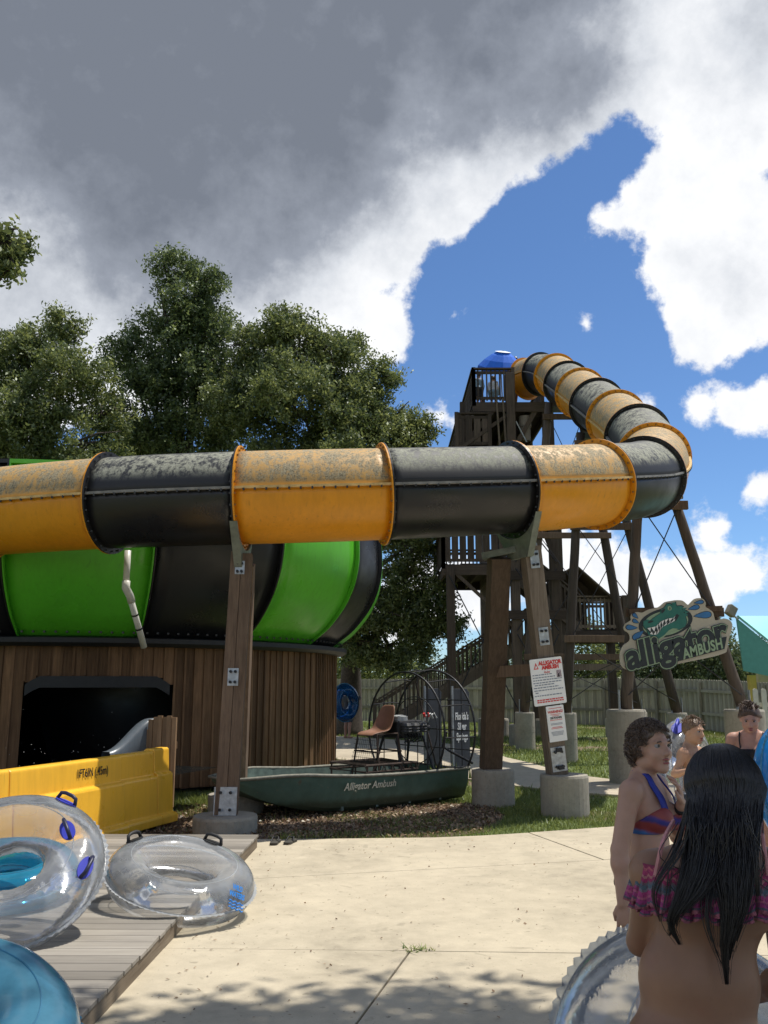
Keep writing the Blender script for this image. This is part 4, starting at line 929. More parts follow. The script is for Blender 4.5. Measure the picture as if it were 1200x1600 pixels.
# ------------------------------------------------------------------ turquoise-roofed hut
hut = thing('turquoise_roof_hut', 'small hut with a turquoise metal roof and yellow posts', 'hut', (11, 23, 0))
ga, gb = V(8.63, 21.6, 3.42), V(8.60, 21.6, 2.06)        # gable peak edge
RX = 5.2
# roof slope rising away from the camera, gable triangle facing left-front
def quad(a, b, c, d, th, name, mat, par):
    a, b, c, d = Vector(a), Vector(b), Vector(c), Vector(d); n = (b - a).cross(d - a).normalized() * th
    return MB().add([a, b, c, d, a - n, b - n, c - n, d - n], [(0, 1, 2, 3), (7, 6, 5, 4), (0, 4, 5, 1), (1, 5, 6, 2), (2, 6, 7, 3), (3, 7, 4, 0)]).build(name, mat, par)
PKt = V(8.63, 21.7, 3.30)
for k in range(6):                                   # standing-seam sheets
    a = PKt + V(k * .75, 0, 0); lo = V(1.30, -1.25, -1.62)
    o = quad(a, a + V(.745, 0, 0), a + V(.745, 0, 0) + lo, a + lo, .03, 'roof_sheet', M['turq_roof'], hut)
    MB().beam(a + V(0, 0, .02), a + lo + V(0, 0, .02), .03, .05).build('roof_seam', M['turq_roof'], o)
MB().add([PKt + V(-.01, .03, -.03), PKt + V(1.28, -1.2, -1.66), PKt + V(.10, .1, -1.30), PKt + V(-.01, .09, -.03), PKt + V(1.28, -1.14, -1.66), PKt + V(.10, .16, -1.30)], [(0, 2, 1), (3, 4, 5), (0, 1, 4, 3), (1, 2, 5, 4), (2, 0, 3, 5)]).build('gable', M['turq_wall'], hut)
MB().add([PKt + V(-.01, .06, -.03), PKt + V(1.28, -1.2, -1.60), PKt + V(.08, .06, -1.27)], [(0, 2, 1)])
MB().box((12.0, 22.2, 1.88), (5.6, .12, .30)).build('beam', M['cream_wall'], hut)
for x in (8.98, 13.2): MB().box((x, 22.0, .95), (.16, .16, 1.9)).build('post', M['yellow_post'], hut)
MB().box((12.6, 24.6, 1.2), (4.0, .1, 2.4)).build('back_wall', M['cream_wall'], hut)
fl_ = thing('floodlight', 'grey floodlight on the tip of the turquoise roof', 'floodlight', (8.4, 21.6, 3.3))
MB().box((8.47, 21.66, 3.44), (.22, .16, .26), rot=Euler((0, .55, .3)).to_matrix()).build('housing', M['fence'], fl_, bevel=.02); MB().rod((8.5, 21.66, 3.34), (8.64, 21.7, 3.24), .025, 8).build('bracket', M['galv'], fl_)
# ------------------------------------------------------------------ airboat
E_, P_ = V(.766, .643, 0), V(-.643, .766, 0); BS = V(1.28, 13.75, 0); BB = 1.5
def bp(s, lat, z): return BS + P_ * (BB / 2 + lat) - E_ * s + V(0, 0, z)
boat = thing('airboat', 'weathered green flat-bottomed airboat resting on the mulch under the tube', 'boat', bp(1.8, 0, 0))
def hull_mat():
    m, nt, b = new_mat('green_hull_paint'); v = coords(nt)
    sep = nn(nt, 'ShaderNodeSeparateXYZ'); nt.links.new(v, sep.inputs[0])
    a = noise(nt, v, 3, 6, .6); f = noise(nt, v, 18, 6, .7)
    col = ramp(nt, a, [(.3, (.045, .085, .06)), (.7, (.085, .15, .115))])
    band = mrange(nt, fmath(nt, 'ADD', sep.outputs[2], fmath(nt, 'MULTIPLY', a, .16)), .20, .30)
    col = mixc(nt, band, (.035, .050, .028), col)
    col = mixc(nt, mrange(nt, f, .60, .68, 0, .8), col, (.13, .12, .08)); col = mixc(nt, mrange(nt, noise(nt, v, 7, 7, .7), .62, .68, 0, .7), col, (.10, .055, .03))
    nt.links.new(col, b.inputs['Base Color']); b.inputs['Roughness'].default_value = .55; bump(nt, b, a, .3, .03); return m
M['hull'] = hull_mat(); M['hull_in'] = plain('hull_inside', (.10, .14, .12), .7, vary=.35)
def hull_rows(inner=False):
    rows = []
    for s, hw, zb, zg in ((0, .74, .02, .46), (.4, .75, .015, .455), (.9, .75, .01, .45), (1.5, .75, .01, .455), (2.1, .74, .015, .47), (2.55, .72, .035, .50), (2.9, .66, .085, .525), (3.2, .56, .16, .525), (3.45, .46, .25, .51), (3.62, .38, .33, .50), (3.74, .32, .40, .495), (3.80, .28, .455, .49)):
        k = .03 if inner else 0; bw = hw * .86
        rows.append([bp(s, -hw + k, zg), bp(s, -hw * .965 + k, zb + (zg - zb) * .55), bp(s, -bw + k, zb + .05 + k), bp(s, -bw * .9 + k, zb + k), bp(s, 0, zb - .0 + k), bp(s, bw * .9 - k, zb + k), bp(s, bw - k, zb + .05 + k), bp(s, hw * .965 - k, zb + (zg - zb) * .55), bp(s, hw - k, zg)])
    return rows
hr_ = hull_rows(); hb = MB().grid(hr_); n9 = 9; hb.f += [tuple(range(n9)), tuple((len(hr_) - 1) * n9 + k for k in range(n9))[::-1]]
hl_ = hb.build('hull', M['hull'], boat, smooth=True)
hl_.data.set_sharp_from_angle(angle=R(28)) if hasattr(hl_.data, 'set_sharp_from_angle') else None
MB().grid(hull_rows(True)).build('hull_liner', M['hull_in'], boat)
rimp = [bp(*q) for q in [(0, -.75, .465), (.9, -.76, .455), (1.5, -.76, .46), (2.1, -.75, .475), (2.55, -.73, .505), (2.9, -.67, .53), (3.2, -.57, .53), (3.45, -.47, .515), (3.62, -.39, .505), (3.80, -.29, .495), (3.82, 0, .495), (3.80, .29, .495), (3.62, .39, .505), (3.2, .57, .53), (2.9, .67, .53), (2.1, .75, .475), (0, .75, .465)]]
MB().tube(rimp, .022, 8).build('gunwale', M['gunwale'], boat, smooth=True)
text_mesh('hull_lettering', 'Alligator Ambush', .135, bp(1.92, -.765, .345), E_, V(0, 0, 1) - P_ * .06, M['boat_ink'], boat, .25, .002, .002, sx=.95)
for s in (.5, 1.1, 1.7, 2.3): MB().beam(bp(s, -.64, .06), bp(s, .64, .06), .04, .05).build('floor_rib', M['hull_in'], boat)
# seat on its tall stand
st = MB(); R0 = Vector
def seat_pt(i, j):     # i along the profile front edge > pan > back, j across
    prof = [(.34, -.05), (.28, -.005), (.12, -.03), (-.02, -.025), (-.10, .06), (-.15, .2), (-.19, .36), (-.21, .44)]; x, z = prof[i]; y = (j - 3) / 3
    w = [.20, .225, .24, .24, .235, .22, .185, .13][i]; cup = [.0, .0, .05, .06, .05, .04, .03, .0][i] * y * y
    return bp(1.13 + (x + (cup * .8 if i > 3 else 0)) * .88, y * w * .9, 1.00 + (z + (cup if i <= 4 else cup * .4)) * .88)
so_ = MB().grid([[seat_pt(i, j) for j in range(7)] for i in range(8)]).build('seat', M['seat'], boat, smooth=True)
sm = so_.modifiers.new('t', 'SOLIDIFY'); sm.thickness = .022; sb_ = so_.modifiers.new('s', 'SUBSURF'); sb_.levels = 2; sb_.render_levels = 2
for s, la in ((1.36, -.22), (1.36, .22), (.96, -.22), (.96, .22)):
    MB().rod(bp(s * 1.16 - .18, la * 1.5, .30), bp(s, la, .96), .014, 8).build('seat_leg', M['rust'], boat)
for z_, k in ((.97, 1.), (.72, 1.17)):
    pts = [bp(1.16 + sx * .20 * k, sy * .22 * k, z_) for sx, sy in ((1, -1), (1, 1), (-1, 1), (-1, -1))]; MB().tube(pts, .013, 8, closed=True).build('seat_frame', M['rust'], boat)
# slatted step basket in front
for z_ in (.56, .47):
    pts = [bp(s, la, z_) for s, la in ((1.72, -.42), (1.72, .42), (.75, .42), (.75, -.42))]; MB().tube(pts, .018, 8, closed=True).build('step_frame', M['rust'], boat)
for k in range(9): s = .8 + k * .11; MB().rod(bp(s, -.42, .56), bp(s, .42, .56), .008, 6).build('step_bar', M['rust'], boat)
for k in range(12): s = .76 + k * .085; MB().rod(bp(s, -.425, .47), bp(s + .05 * (1 if k % 2 else -1), -.425, .56), .008, 6).build('lattice_bar', M['rust'], boat)
for s in (1.70, 1.25, .78):
    for la in (-.42, .42): MB().rod(bp(s, la, .05), bp(s, la, .56), .014, 8).build('step_leg', M['rust'], boat)
wm = MB()       # wire mesh guard below the seat
for k in range(12): wm.rod(bp(1.45, -.28 + k * .05, .56), bp(1.36, -.22 + k * .04, .96), .003, 4)
for k in range(7): z_ = .58 + k * .06; wm.rod(bp(1.45 - k * .014, -.28, z_), bp(1.45 - k * .014, .28, z_), .003, 4)
wm.build('wire_guard', M['steel_dark'], boat, kind='stuff')
# engine on an A-shaped stand
en_ = MB().box(bp(.66, 0, 1.02), (.52, .34, .26), math.atan2(E_.y, E_.x)).build('engine_block', M['engine'], boat, bevel=.03)
for s in (.50, .66, .82):
    for sg in (-1, 1): MB().lathe(bp(s, sg * .26, .98), [(.07, 0), (.085, .02), (.07, .04), (.085, .06), (.07, .08), (.085, .1), (.06, .14)], 12).build('cylinder_head', M['engine_grey'], en_)
MB().lathe(bp(.74, 0, 1.14), [(.02, 0), (.13, .01), (.13, .07), (.05, .09)], 18).build('air_filter', M['engine_light'], en_)
for k, s in enumerate((.42, .50)): MB().tube([bp(s, -.28, 1.12), bp(s - .02, -.32, 1.22), bp(s - .1, -.33, 1.25), bp(s - .15, -.33, 1.18)], .016, 8).build('exhaust_pipe', M['engine_light'], en_); MB().rod(bp(s - .0, -.32, 1.21), bp(s + .03, -.33, 1.26), .018, 8).build('red_cap', M['red_ink'], en_)
for k in range(7): rr_ = random.Random(k); MB().tube([bp(.5 + .06 * k, -.2, .95), bp(.55 + .05 * k, -.3, .9 - .05 * rr_.random()), bp(.6 + .04 * k, -.24, .84)], .012, 6).build('hose', M['black_rubber'], en_)
MB().rod(bp(.42, 0, 1.02), bp(.14, 0, 1.02), .05, 12).build('prop_shaft', M['steel_dark'], boat)
for s, la in ((.92, -.34), (.92, .34), (.40, -.34), (.40, .34)): MB().rod(bp(s + (.1 if s > .6 else -.14), la * 1.25, .05), bp(s, la * .45, .92), .02, 8).build('engine_leg', M['steel_dark'], boat)
for s in (.92, .40): MB().rod(bp(s, -.30, .5), bp(s, .30, .5), .014, 8).build('engine_brace', M['steel_dark'], boat)
pr_ = MB()      # wooden two-blade propeller
Pg = []
for k in range(13):
    q = -1 + k / 6; tw_ = .9 - abs(q) * .55; c = bp(.17, 0, 1.02) + (P_ * math.sin(.35) + V(0, 0, math.cos(.35))) * q * .74; ch = (P_ * math.cos(.35) - V(0, 0, math.sin(.35))) * math.cos(tw_) + E_ * math.sin(tw_); w_ = .07 * (1 - .5 * abs(q) ** 3)
    nn_ = ch.cross(P_ * math.sin(.35) + V(0, 0, math.cos(.35))).normalized() * .012; Pg.append([c - ch * w_, c + nn_, c + ch * w_, c - nn_])
MB().grid(Pg, closed_v=True).build('propeller', M['prop'], boat, smooth=True)
# wire cage round the propeller
def ring_arc(s, r, a0, a1, n=40): return [bp(s, r * math.cos(a), 1.0 + r * math.sin(a)) for a in [R(a0 + (a1 - a0) * k / n) for k in range(n + 1)]]
CR = .90
MB().tube(ring_arc(.02, CR, -40, 220), .016, 8).build('cage_ring', M['steel_dark'], boat); MB().tube(ring_arc(.62, CR * .97, -38, 218), .016, 8).build('cage_ring', M['steel_dark'], boat)
MB().tube(ring_arc(.42, .5, -90, 270), .008, 6).build('cage_hoop', M['steel_dark'], boat)
for a in (-35, -5, 25, 55, 78, 100, 125, 155, 185, 214):
    MB().tube([bp(.02, CR * math.cos(R(a)), 1 + CR * math.sin(R(a))), bp(.2, (CR + .03) * math.cos(R(a)), 1 + (CR + .03) * math.sin(R(a))), bp(.62, CR * .97 * math.cos(R(a)), 1 + CR * .97 * math.sin(R(a)))], .011, 6).build('cage_bar', M['steel_dark'], boat)
for la in (-.62, -.38, -.13, .13, .38, .62): h = math.sqrt(CR ** 2 - la ** 2); MB().rod(bp(.02, la, .46), bp(.02, la, 1 + h), .008, 6).build('cage_bar', M['steel_dark'], boat)
for z_ in (.72, 1.0, 1.45): h = math.sqrt(CR ** 2 - (z_ - 1) ** 2); MB().rod(bp(.01, -h, z_), bp(.01, h, z_), .009, 6).build('cage_bar', M['steel_dark'], boat)
for la in (-.5, 0, .5): h = math.sqrt((CR * .97) ** 2 - la ** 2); MB().rod(bp(.62, la, .46), bp(.62, la, 1 + h), .008, 6).build('cage_bar', M['steel_dark'], boat)
MB().tube([bp(.42, -.7, 1.0), bp(.42, -.62, .78), bp(.3, -.62, .72), bp(-.1, -.72, .52)], .02, 8).build('cage_brace', M['steel_dark'], boat)
# two tall rudders
for la, zt in ((-.30, 1.62), (.34, 1.62)):
    rd_ = MB().prism([(-.02, .36), (.36, .36), (.36, zt - .06), (.30, zt), (.02, zt), (-.02, zt - .1)], bp(-.12, la, 0), E_, V(0, 0, 1), .022).build('rudder', M['rudder'], boat, bevel=.004)
    MB().rod(bp(-.10, la, .3), bp(-.10, la, zt + .04), .02, 8).build('rudder_post', M['galv'], rd_)
    if la < 0:
        for k, w_ in enumerate(("Florida's", 'Silver', 'Springs')): text_mesh('rudder_lettering', w_, .155, bp(-.30, la, 1.19 - k * .155) - P_ * .004, E_, V(0, 0, 1), M['white_paint'], rd_, .1, .004, .002, sx=.56)
for la in (-.30, .34): MB().rod(bp(.0, la, 1.45), bp(-.12, la, 1.45), .015, 6).build('rudder_hinge', M['steel_dark'], boat)

# ------------------------------------------------------------------ pair of sandals left on the concrete
def sandal(name, label, c, rz):
    t = thing(name, label, 'sandal', c, 'pair of dark flip-flops on the concrete'); M_ = Matrix.Rotation(rz, 3, 'Z')
    outl = [(.040 * w * 1.15, l) for w, l in ((.55, -.13), (.85, -.115), (.92, -.06), (.88, 0), (1.05, .06), (1.1, .09), (.9, .125), (.4, .14))] + [(-.040 * w * 1.15, l) for w, l in ((.4, .14), (.9, .12), (1.1, .085), (1.05, .06), (.8, 0), (.92, -.06), (.85, -.115), (.55, -.13))]
    def L3(x, y, z): return Vector(c) + M_ @ Vector((x, y, z))
    n = len(outl); top_ = [L3(x, y, .024) for x, y in outl]; bt_ = [L3(x * .97, y * .97, 0.0) for x, y in outl]
    MB().add(top_ + bt_, [tuple(range(n)), tuple(range(2 * n - 1, n - 1, -1))] + [(i, i + n, (i + 1) % n + n, (i + 1) % n) for i in range(n)]).build('sole', M['sandal'], t)
    MB().tube([L3(-.042, -.02, .022), L3(-.03, .03, .06), L3(-.003, .085, .045), L3(.03, .03, .06), L3(.042, -.02, .022)], .008, 8).build('strap', M['black_rubber'], t)
    MB().rod(L3(-.003, .086, .02), L3(-.003, .085, .046), .006, 6).build('toe_peg', M['black_rubber'], t)
sandal('sandal', 'dark flip-flop nearer the boardwalk of the pair on the concrete', (-1.18, 10.10, .0), -.05); sandal('sandal', 'dark flip-flop farther from the boardwalk of the pair on the concrete', (-1.02, 10.13, .0), -.22)

# ------------------------------------------------------------------ trees
def tree(name, label, blobs, leaves, leaf, mat, trunk=None, tr=.28, seed=1, spray=.42, group=None, bark='bark', flat=.85, limbs=True, per=34, hollow=.5):
    rg = np.random.default_rng(seed); base = Vector(trunk if trunk else blobs[0][0])
    t = thing(name, label, 'tree', (base.x, base.y, 0), group)
    rs_ = random.Random(seed * 7); fine = []
    for c, r_ in blobs:          # break every mass into boughs so that the outline is ragged and gaps open between them
        c = Vector(c); fine.append((c, r_ * .62))
        for _ in range(9):
            d_ = Vector((rs_.gauss(0, 1), rs_.gauss(0, 1), rs_.gauss(0, 1))).normalized(); fine.append((c + Vector((d_.x, d_.y, d_.z * flat)) * r_ * rs_.uniform(.55, .88), r_ * rs_.uniform(.24, .42)))
    coarse = blobs; blobs = fine
    C = np.array([list(b[0]) for b in blobs]); Rr = np.array([b[1] for b in blobs]); w = Rr ** 1.9; w /= w.sum()
    ns = max(1, leaves // per); idx = rg.choice(len(blobs), ns, p=w); d = rg.normal(size=(ns, 3)); d /= np.linalg.norm(d, axis=1)[:, None]
    rad = (hollow + (1 - hollow) * rg.random(ns) ** .6) * Rr[idx] * (1 + .10 * rg.normal(size=ns)); cen = C[idx] + d * rad[:, None] * np.array([1, 1, flat])
    # each spray is a twig of leaves pointing outwards and a little up
    out = d + rg.normal(size=(ns, 3)) * .5 + np.array([0, 0, .15]); out /= np.linalg.norm(out, axis=1)[:, None]
    k = per; along = rg.random((ns, k, 1)) * 1.5 - .5; pos = cen[:, None] + out[:, None] * along * spray + rg.normal(size=(ns, k, 3)) * spray * .33; pos = pos.reshape(-1, 3); n = len(pos)
    a = rg.normal(size=(n, 3)); a /= np.linalg.norm(a, axis=1)[:, None]; b = rg.normal(size=(n, 3)); b -= a * (a * b).sum(1)[:, None]; b /= np.linalg.norm(b, axis=1)[:, None]
    sz = leaf * (.6 + .8 * rg.random((n, 1))); vs = np.stack([pos - a * sz, pos + b * sz * .42, pos + a * sz, pos - b * sz * .42], 1).reshape(-1, 3)
    tone = np.repeat(np.clip(.42 + .22 * rg.normal(size=ns), 0, 1), k) + .16 * rg.normal(size=n)
    arr_mesh('crown', vs, np.arange(4 * n).reshape(-1, 4), M[mat], t, col=np.clip(tone, 0, 1))
    blobs = coarse; C = np.array([list(b[0]) for b in blobs])
    if trunk:
        hi = max(b[0].z for b in blobs); mid = Vector(C.mean(0)); P = [base + V(0, 0, -.1), base + V(.05, 0, 1.2), base.lerp(Vector((mid.x, mid.y, 0)), .25) + V(0, 0, mid.z * .45), Vector((mid.x, mid.y, mid.z * .85))]
        MB().tube(catmull(P, 5), [tr * (1.25 - .9 * q / 15) for q in range(16)], 12).build('trunk', M[bark], t, smooth=True)
        if limbs:
            lb = P[2]; rr = random.Random(seed)
            for c, r_ in blobs:
                c = Vector(c); q = lb.lerp(c, .5) + V(rr.uniform(-.4, .4), rr.uniform(-.4, .4), rr.uniform(.1, .6)); pts = catmull([lb.lerp(Vector((mid.x, mid.y, mid.z * .85)), rr.random() * .8), q, c], 5)
                o = MB().tube(pts, [tr * .42 * (1 - .085 * i) for i in range(len(pts))], 7).build('limb', M[bark], t, smooth=True)
                for j in range(4):
                    dd = V(rr.uniform(-1, 1), rr.uniform(-1, 1), rr.uniform(-.3, 1)).normalized() * r_ * .85; MB().tube([c.lerp(q, .3 * rr.random()), c + dd * .5 + V(0, 0, .1), c + dd], [tr * .14, tr * .08, tr * .03], 5).build('branch', M[bark], o)
    return t
def B(lst, Y): return [(at(u, v, Y + dy), r * (Y + dy) / 1383) for u, v, r, dy in lst]
tree('oak_tree', 'broad oak at the picture edge behind the round bowl', B([(-20, 580, 90, 0), (50, 540, 62, 0), (105, 590, 70, -1), (20, 650, 90, -1), (100, 512, 36, 0), (115, 690, 90, -1), (165, 640, 55, 0), (-60, 700, 110, 0), (60, 745, 90, 0)], 28), 78000, .066, 'oak', (-13.0, 30, 0), .4, 11, .30)
tree('oak_tree', 'tallest oak rising behind the bowl and tube', B([(272, 420, 40, 0), (320, 445, 36, 0), (262, 490, 66, 0), (325, 505, 56, 0), (220, 560, 60, 0), (300, 580, 86, 0), (350, 620, 80, 1), (225, 640, 80, 0), (290, 700, 100, 0), (190, 700, 70, 1)], 31), 94000, .07, 'oak_dark', (-7.2, 33, 0), .45, 12, .32)
tree('oak_tree', 'wide oak whose crown droops beside the tower', B([(400, 545, 62, 1), (455, 530, 60, 0), (520, 555, 62, 0), (395, 620, 80, 0), (470, 625, 90, -1), (550, 620, 76, 0), (590, 600, 48, 0), (610, 665, 62, 0), (650, 690, 40, 0), (560, 700, 90, -1), (450, 720, 90, 0), (640, 770, 70, 0), (640, 850, 56, 0), (668, 820, 40, -1), (635, 915, 56, 0), (678, 930, 36, -.5), (590, 960, 62, 0), (655, 985, 44, 0), (700, 975, 26, -.5), (560, 1010, 46, 0), (612, 1020, 40, 0)], 29), 165000, .066, 'oak', (-1.2, 31, 0), .42, 13, .30)
tree('oak_tree', 'near oak with one leafy bough reaching into view', [(at(30, 392, 13), .26), (at(12, 375, 13), .28), (at(15, 420, 13), .26), (at(-10, 400, 13), .4), (at(-60, 380, 13.3), .7), (at(-200, 330, 14), 1.6), (at(-420, 300, 15), 2.4)], 26000, .055, 'oak', (-13, 16, 0), .3, 14, .18)
for i, (u, v, r, Y, lab) in enumerate(((560, 1035, 55, 58, 'pale bushy tree beyond the fence behind the hanging blue tube'), (640, 1045, 44, 62, 'tree crown above the fence behind the airboat cage'), (735, 1040, 36, 66, 'small tree crown beyond the fence beside the stair foot'), (905, 1020, 50, 60, 'tree beyond the fence seen through the stair posts'), (960, 1030, 40, 64, 'tree beyond the fence beside the alligator sign edge'), (1040, 1035, 46, 60, 'tree beyond the fence below the alligator sign'), (1085, 1045, 34, 66, 'low tree beyond the fence between the sign poles'), (1120, 1020, 46, 58, 'taller tree beyond the fence beside the turquoise roof'), (1175, 1045, 50, 62, 'dark tree beyond the fence under the turquoise roof'), (1250, 1030, 60, 60, 'tree beyond the fence past the turquoise roof'), (470, 1030, 60, 64, 'dark tree beyond the fence behind the plank skirt'), (820, 1040, 46, 66, 'tree beyond the fence behind the A-frame'))):
    c = at(u, v, Y); rr_ = random.Random(i); q = r * Y / 1383
    bl = [(c, q), (c + V(q * .6, 0, -q * .5), q * .8), (c + V(-q * .6, .5, -q * .6), q * .8), (c + V(0, 0, -q * 1.2), q), (c + V(q * .2, 0, q * .5), q * .55)]
    tree('background_tree', lab, bl, 9000, .13, 'far_leaf' if i % 3 else 'far_light', (c.x, Y, 0), .2, 40 + i, .7, 'trees beyond the board fence', limbs=False, per=24)
tree('shade_tree', 'tall oak overhead whose shade falls on the concrete', [(V(3.3, 5.2, 8.9), 1.15), (V(2.4, 5.65, 9.0), .85), (V(3.6, 5.9, 9.2), .85), (V(2.9, 5.4, 9.3), .9), (V(4.9, 5.5, 9.1), 1.1), (V(6.7, 5.2, 9.0), 1.4), (V(3.0, 3.2, 8.7), 1.5), (V(5.2, 3.0, 9.0), 2.0), (V(7.2, 2.6, 9), 2.1), (V(2.8, .8, 8.5), 1.8), (V(5, .5, 8.8), 2.3), (V(7.4, 0, 9), 2.3), (V(1.5, -1.2, 8.5), 1.7), (V(4, -2, 8.8), 2.2)], 85000, .11, 'oak', (5.6, -4.2, 0), .4, 77, .5, per=26, hollow=.1)

# ------------------------------------------------------------------ grass and leaf litter
def in_poly(x, y, poly):
    c = np.zeros(len(x), bool); n = len(poly)
    for i in range(n):
        x0, y0 = poly[i]; x1, y1 = poly[(i + 1) % n]; cond = ((y0 > y) != (y1 > y)); xi = (x1 - x0) * (y - y0) / (y1 - y0 + 1e-12) + x0; c ^= cond & (x < xi)
    return c
pathpoly = [(v.co.x, v.co.y) for v in bpy.data.objects['path'].data.vertices][:len(bpy.data.objects['path'].data.vertices) // 2]
PLZ = [(-2, 4), (-2, 10.25), (-1.4, 10.36), (.58, 10.48), (1.68, 10.80), (2.67, 11.20), (5, 12.18), (8, 13.18), (12, 13.98), (12, 4)]
MUL = [(-3.4, 10.0), (-1.4, 10.35), (.4, 10.55), (1.2, 11.1), (1.6, 12.2), (1.5, 13.4), (-.4, 13.4), (-2.4, 13.4), (-3.4, 12.8)]
def blades(n, x0, x1, y0, y1, h, w, seed, dens=None):
    rg = np.random.default_rng(seed); x = rg.uniform(x0, x1, n); y = rg.uniform(y0, y1, n)
    keep = ~in_poly(x, y, pathpoly) & ~in_poly(x, y, PLZ) & (np.hypot(x - BC.x, y - BC.y) > 4.4)
    m = in_poly(x, y, MUL); edge = (y < 10.95 + np.clip(x, 0, 3) * .33) & (x > -1.3); keep &= ~m | (rg.random(n) < np.where(edge, .95, np.where(np.sin(x * 2.1 + 1.3) + np.sin(y * 3.3 + x) > .55, .55, .06)))
    pat = np.sin(x * 1.3 + 2 * np.sin(y * .7)) + np.sin(y * 1.1 + x * .4); keep &= rg.random(n) < np.clip(.75 + .3 * pat, .18, 1)
    x, y = x[keep], y[keep]; n = len(x); a = rg.uniform(0, 6.28, n); hh = h * rg.uniform(.4, 1.2, n); dx, dy = np.cos(a) * w, np.sin(a) * w; ln = rg.normal(size=(n, 2)) * hh[:, None] * .45
    v = np.stack([np.stack([x - dx, y - dy, np.full(n, -.03)], 1), np.stack([x + dx, y + dy, np.full(n, -.03)], 1), np.stack([x + ln[:, 0], y + ln[:, 1], hh - .03], 1)], 1).reshape(-1, 3)
    return v, np.clip(rg.normal(.5, .25, n), 0, 1)
va, ta = blades(100000, -3.2, 7, 10.3, 15.5, .06, .006, 1); vb, tb = blades(90000, -2.5, 13, 14.5, 41, .10, .014, 2); vc, tc_ = blades(9000, -3.4, -1.0, 11.6, 14.5, .10, .008, 3)
vv = np.concatenate([va, vb, vc]); arr_mesh('grass', vv, np.arange(len(vv)).reshape(-1, 3), M['grass'], None, col=np.concatenate([ta, tb, tc_]), per=3, kind='stuff')
tag(bpy.data.objects['grass'], 'short patchy lawn grass between plaza, path and fence', 'grass')
rg = np.random.default_rng(6); n = 15000; x = rg.uniform(-3.4, 2.6, n); y = rg.uniform(10.0, 14, n); k_ = in_poly(x, y, MUL) & ~in_poly(x, y, PLZ)
x2 = rg.uniform(-1.3, 3.5, 900); y2 = rg.uniform(4.6, 10.3, 900); q = rg.random(900) < np.clip(.25 + (y2 > 9.6) * .7 + (x2 < -.9) * .8, 0, 1); x = np.concatenate([x[k_], x2[q]]); y = np.concatenate([y[k_], y2[q]]); onp = np.concatenate([np.zeros(k_.sum(), bool), np.ones(q.sum(), bool)]); n = len(x)
a = rg.uniform(0, 6.28, n); s1_ = rg.uniform(.012, .035, n) * np.where(onp, .5, 1); s2_ = s1_ * rg.uniform(.25, .5, n); z = np.where(onp, .006, rg.uniform(-.02, .012, n)); ti = rg.normal(size=(n, 2)) * .010 * np.where(onp, .3, 1)[:, None]
ca, sa = np.cos(a), np.sin(a)
v = np.stack([np.stack([x - ca * s1_, y - sa * s1_, z + ti[:, 0]], 1), np.stack([x - sa * s2_, y + ca * s2_, z + ti[:, 1]], 1), np.stack([x + ca * s1_, y + sa * s1_, z - ti[:, 0]], 1), np.stack([x + sa * s2_, y - ca * s2_, z - ti[:, 1] + .002], 1)], 1).reshape(-1, 3)
lt = arr_mesh('leaf_litter', v, np.arange(len(v)).reshape(-1, 4), M['litter'], None, col=rg.random(n), kind='stuff'); tag(lt, 'brown leaf litter and wood chips under the airboat', 'litter')
mu = MB().prism([(-3.6, 9.7), (-1.9, 9.95), (-1.9, 10.3), (-1.3, 10.36), (.5, 10.50), (1.25, 11.05), (1.6, 12.2), (1.5, 13.5), (-.4, 13.6), (-2.4, 13.7), (-3.4, 12.9)], (0, 0, -.024), (1, 0, 0), (0, 1, 0), .03).build('mulch_bed', M['mulch']); mu['kind'] = 'structure'
# weed tufts in the concrete joint and beside the sandals
for lab, c, n_, h in (('small weed tuft growing in the concrete joint', (.22, 6.2, 0), 40, .03), ('small weed by the sandals at the edge of the mulch', (-1.05, 10.36, 0), 50, .10), ('leafy weed sprouting beside the airboat stern', (.95, 13.95, 0.0), 90, .55)):
    t = thing('weed', lab, 'weed', c); rg = np.random.default_rng(n_); x = c[0] + rg.normal(size=n_) * (.07 if h < .2 else .12); y = c[1] + rg.normal(size=n_) * .03; hh = h * rg.uniform(.4, 1, n_); w_ = .006 if h < .2 else .022; a = rg.uniform(0, 6.28, n_); z0 = np.zeros(n_) if h < .2 else hh * rg.uniform(.3, .9, n_)
    dx, dy = np.cos(a) * w_, np.sin(a) * w_; ln = rg.normal(size=(n_, 2)) * .03
    v = np.stack([np.stack([x - dx, y - dy, z0], 1), np.stack([x + dx, y + dy, z0], 1), np.stack([x + ln[:, 0], y + ln[:, 1], hh], 1)], 1).reshape(-1, 3); arr_mesh('leaves', v, np.arange(len(v)).reshape(-1, 3), M['grass'], t, col=rg.random(n_), per=3, kind='stuff')

